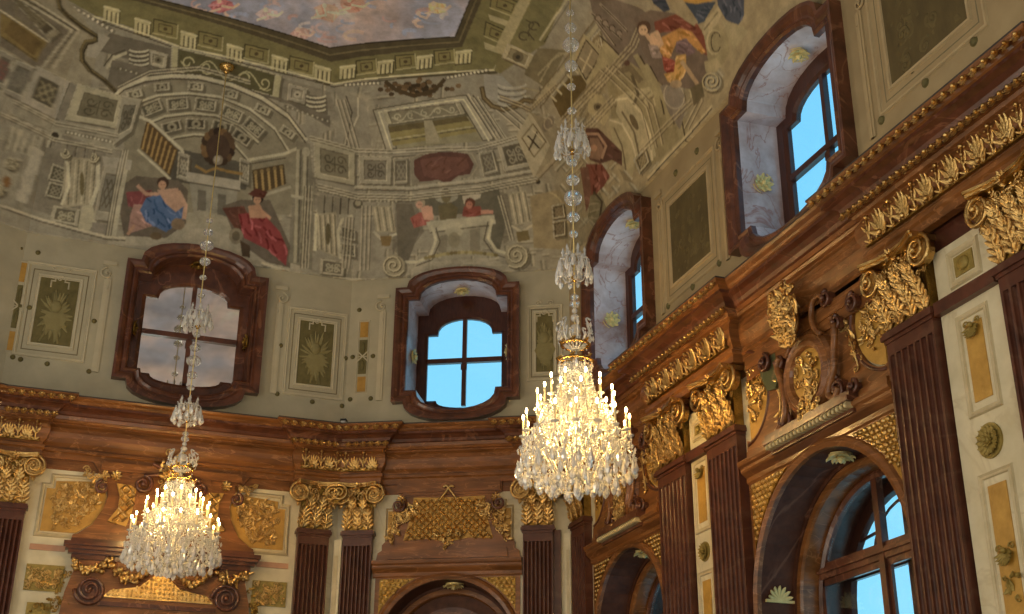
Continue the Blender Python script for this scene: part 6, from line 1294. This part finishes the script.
M['ball'] = crystal_mat('crystal_ball', (.95, .97, .98), .78, .04)
def chandelier(X, Y, z0, ztop, lab, nb):
    r = thing('chandelier', lab, 'chandelier', Matrix.Translation((X, Y, z0+EYE)), 'crystal chandeliers')
    return r
big = chandelier(XR, YR, Z0, 11.9, 'large lit crystal chandelier hanging right of the middle window', 0); body(big, 1); upper(big)
# the second one hangs nearer the end wall
YL = 17.35
d = ray(171.5, 560); XL = float(d[0]/d[1]*YL); ZL = zfor(XL, YL, 573)
small = copy_tree(big); small.matrix_world = Matrix.Translation((XL, YL, ZL+EYE)) @ Matrix.Diagonal((.95, .95, .81, 1)); small['label'] = 'small lit crystal chandelier at the left, in front of the great overdoor'
def chain(root, ztop, z0):
    mb = MB(); L_ = ztop-z0; mb.tube([(0, 0, 1.4), (0, 0, L_)], .009, 6)
    mb.build('suspension_rod', M['silver'], root)
    mb = MB(); mb.lathe([(.02, -.16), (.05, -.13), (.03, -.10), (.10, -.06), (.13, 0), (.09, .03), (.02, .05)], (0, 0, L_-.1), 12); mb.build('ceiling_boss', M['brass'], root)
def ztop(X, Y): return float(hcove((np.array([X, Y])@_en.T-_ec).min()))
chain(big, ztop(XR, YR), Z0); chain(small, ZL+(ztop(XL, YL)-ZL)/.81, ZL)
for ch in list(small.children):
    if ch.name.split('.')[0] == 'bead' and ch.location.z*.81 > ztop(XL, YL)-ZL-.25: bpy.data.objects.remove(ch)
# the glow of the candle bulbs
for X, Y, Z, P in ((XR, YR, Z0, 26), (XL, YL, ZL, 17)):
    for j in range(6):
        q = 2*PI*j/6; l = bpy.data.lights.new('candle_light', 'POINT'); l.energy = P*CANDLE; l.color = (1, .60, .19); l.shadow_soft_size = .05
        o = bpy.data.objects.new('candle_light', l); COL.objects.link(o); o.location = (X+(.5 if j % 2 else .34)*math.cos(q), Y+(.5 if j % 2 else .34)*math.sin(q), Z+EYE+(.93 if j % 2 else .62))
    l = bpy.data.lights.new('candle_light', 'POINT'); l.energy = P*CANDLE*1.2; l.color = (1, .60, .2); l.shadow_soft_size = .05; o = bpy.data.objects.new('candle_light', l); COL.objects.link(o); o.location = (X, Y, Z+EYE+1.22)
# ------------------------------------------------------------------ light
w = bpy.data.worlds.new('sky'); scene.world = w; w.use_nodes = True; nt = w.node_tree; bg = nt.nodes['Background']
tc = nd(nt, 'ShaderNodeTexCoord'); sp = nd(nt, 'ShaderNodeSeparateXYZ'); nt.links.new(tc.outputs['Generated'], sp.inputs[0])
cr = nd(nt, 'ShaderNodeValToRGB'); cr.color_ramp.elements[0].position = .0; cr.color_ramp.elements[0].color = (.30, .75, .95, 1); cr.color_ramp.elements[1].position = .7; cr.color_ramp.elements[1].color = (.15, .55, .9, 1)
nt.links.new(sp.outputs[2], cr.inputs[0]); nt.links.new(cr.outputs[0], bg.inputs[0]); bg.inputs[1].default_value = 1.45
def area(name, p, tgt, sx, sy, power, col):
    l = bpy.data.lights.new(name, 'AREA'); l.shape = 'RECTANGLE'; l.size = sx; l.size_y = sy; l.energy = power; l.color = col
    o = bpy.data.objects.new(name, l); COL.objects.link(o); o.location = p
    o.rotation_euler = (Vector(tgt)-Vector(p)).to_track_quat('-Z', 'Y').to_euler(); return o
# added lamps: warmed daylight for unseen windows opposite, and a fill behind the viewer
for y in (14.6, 9.8, 5.0, .6):
    area('window_daylight', (-4.0, y, 3.4), (4, y, 4.6), 2.2, 4.2, DAY, (1, .90, .74))
    area('window_daylight', (-4.0, y, 9.1), (6, y, 7.2), 1.7, 1.8, DAY*.35, (1, .92, .78))
area('window_daylight', (1.4, -2.6, 4), (1.4, 8, 7), 4, 4, DAY*2.6, (.93, 1, .94))  # added fill for the left and middle walls
scene.view_settings.view_transform = 'Standard'; scene.view_settings.look = 'None'; scene.view_settings.exposure = EXPO; scene.view_settings.gamma = 1; scene.view_settings.use_curve_mapping = False
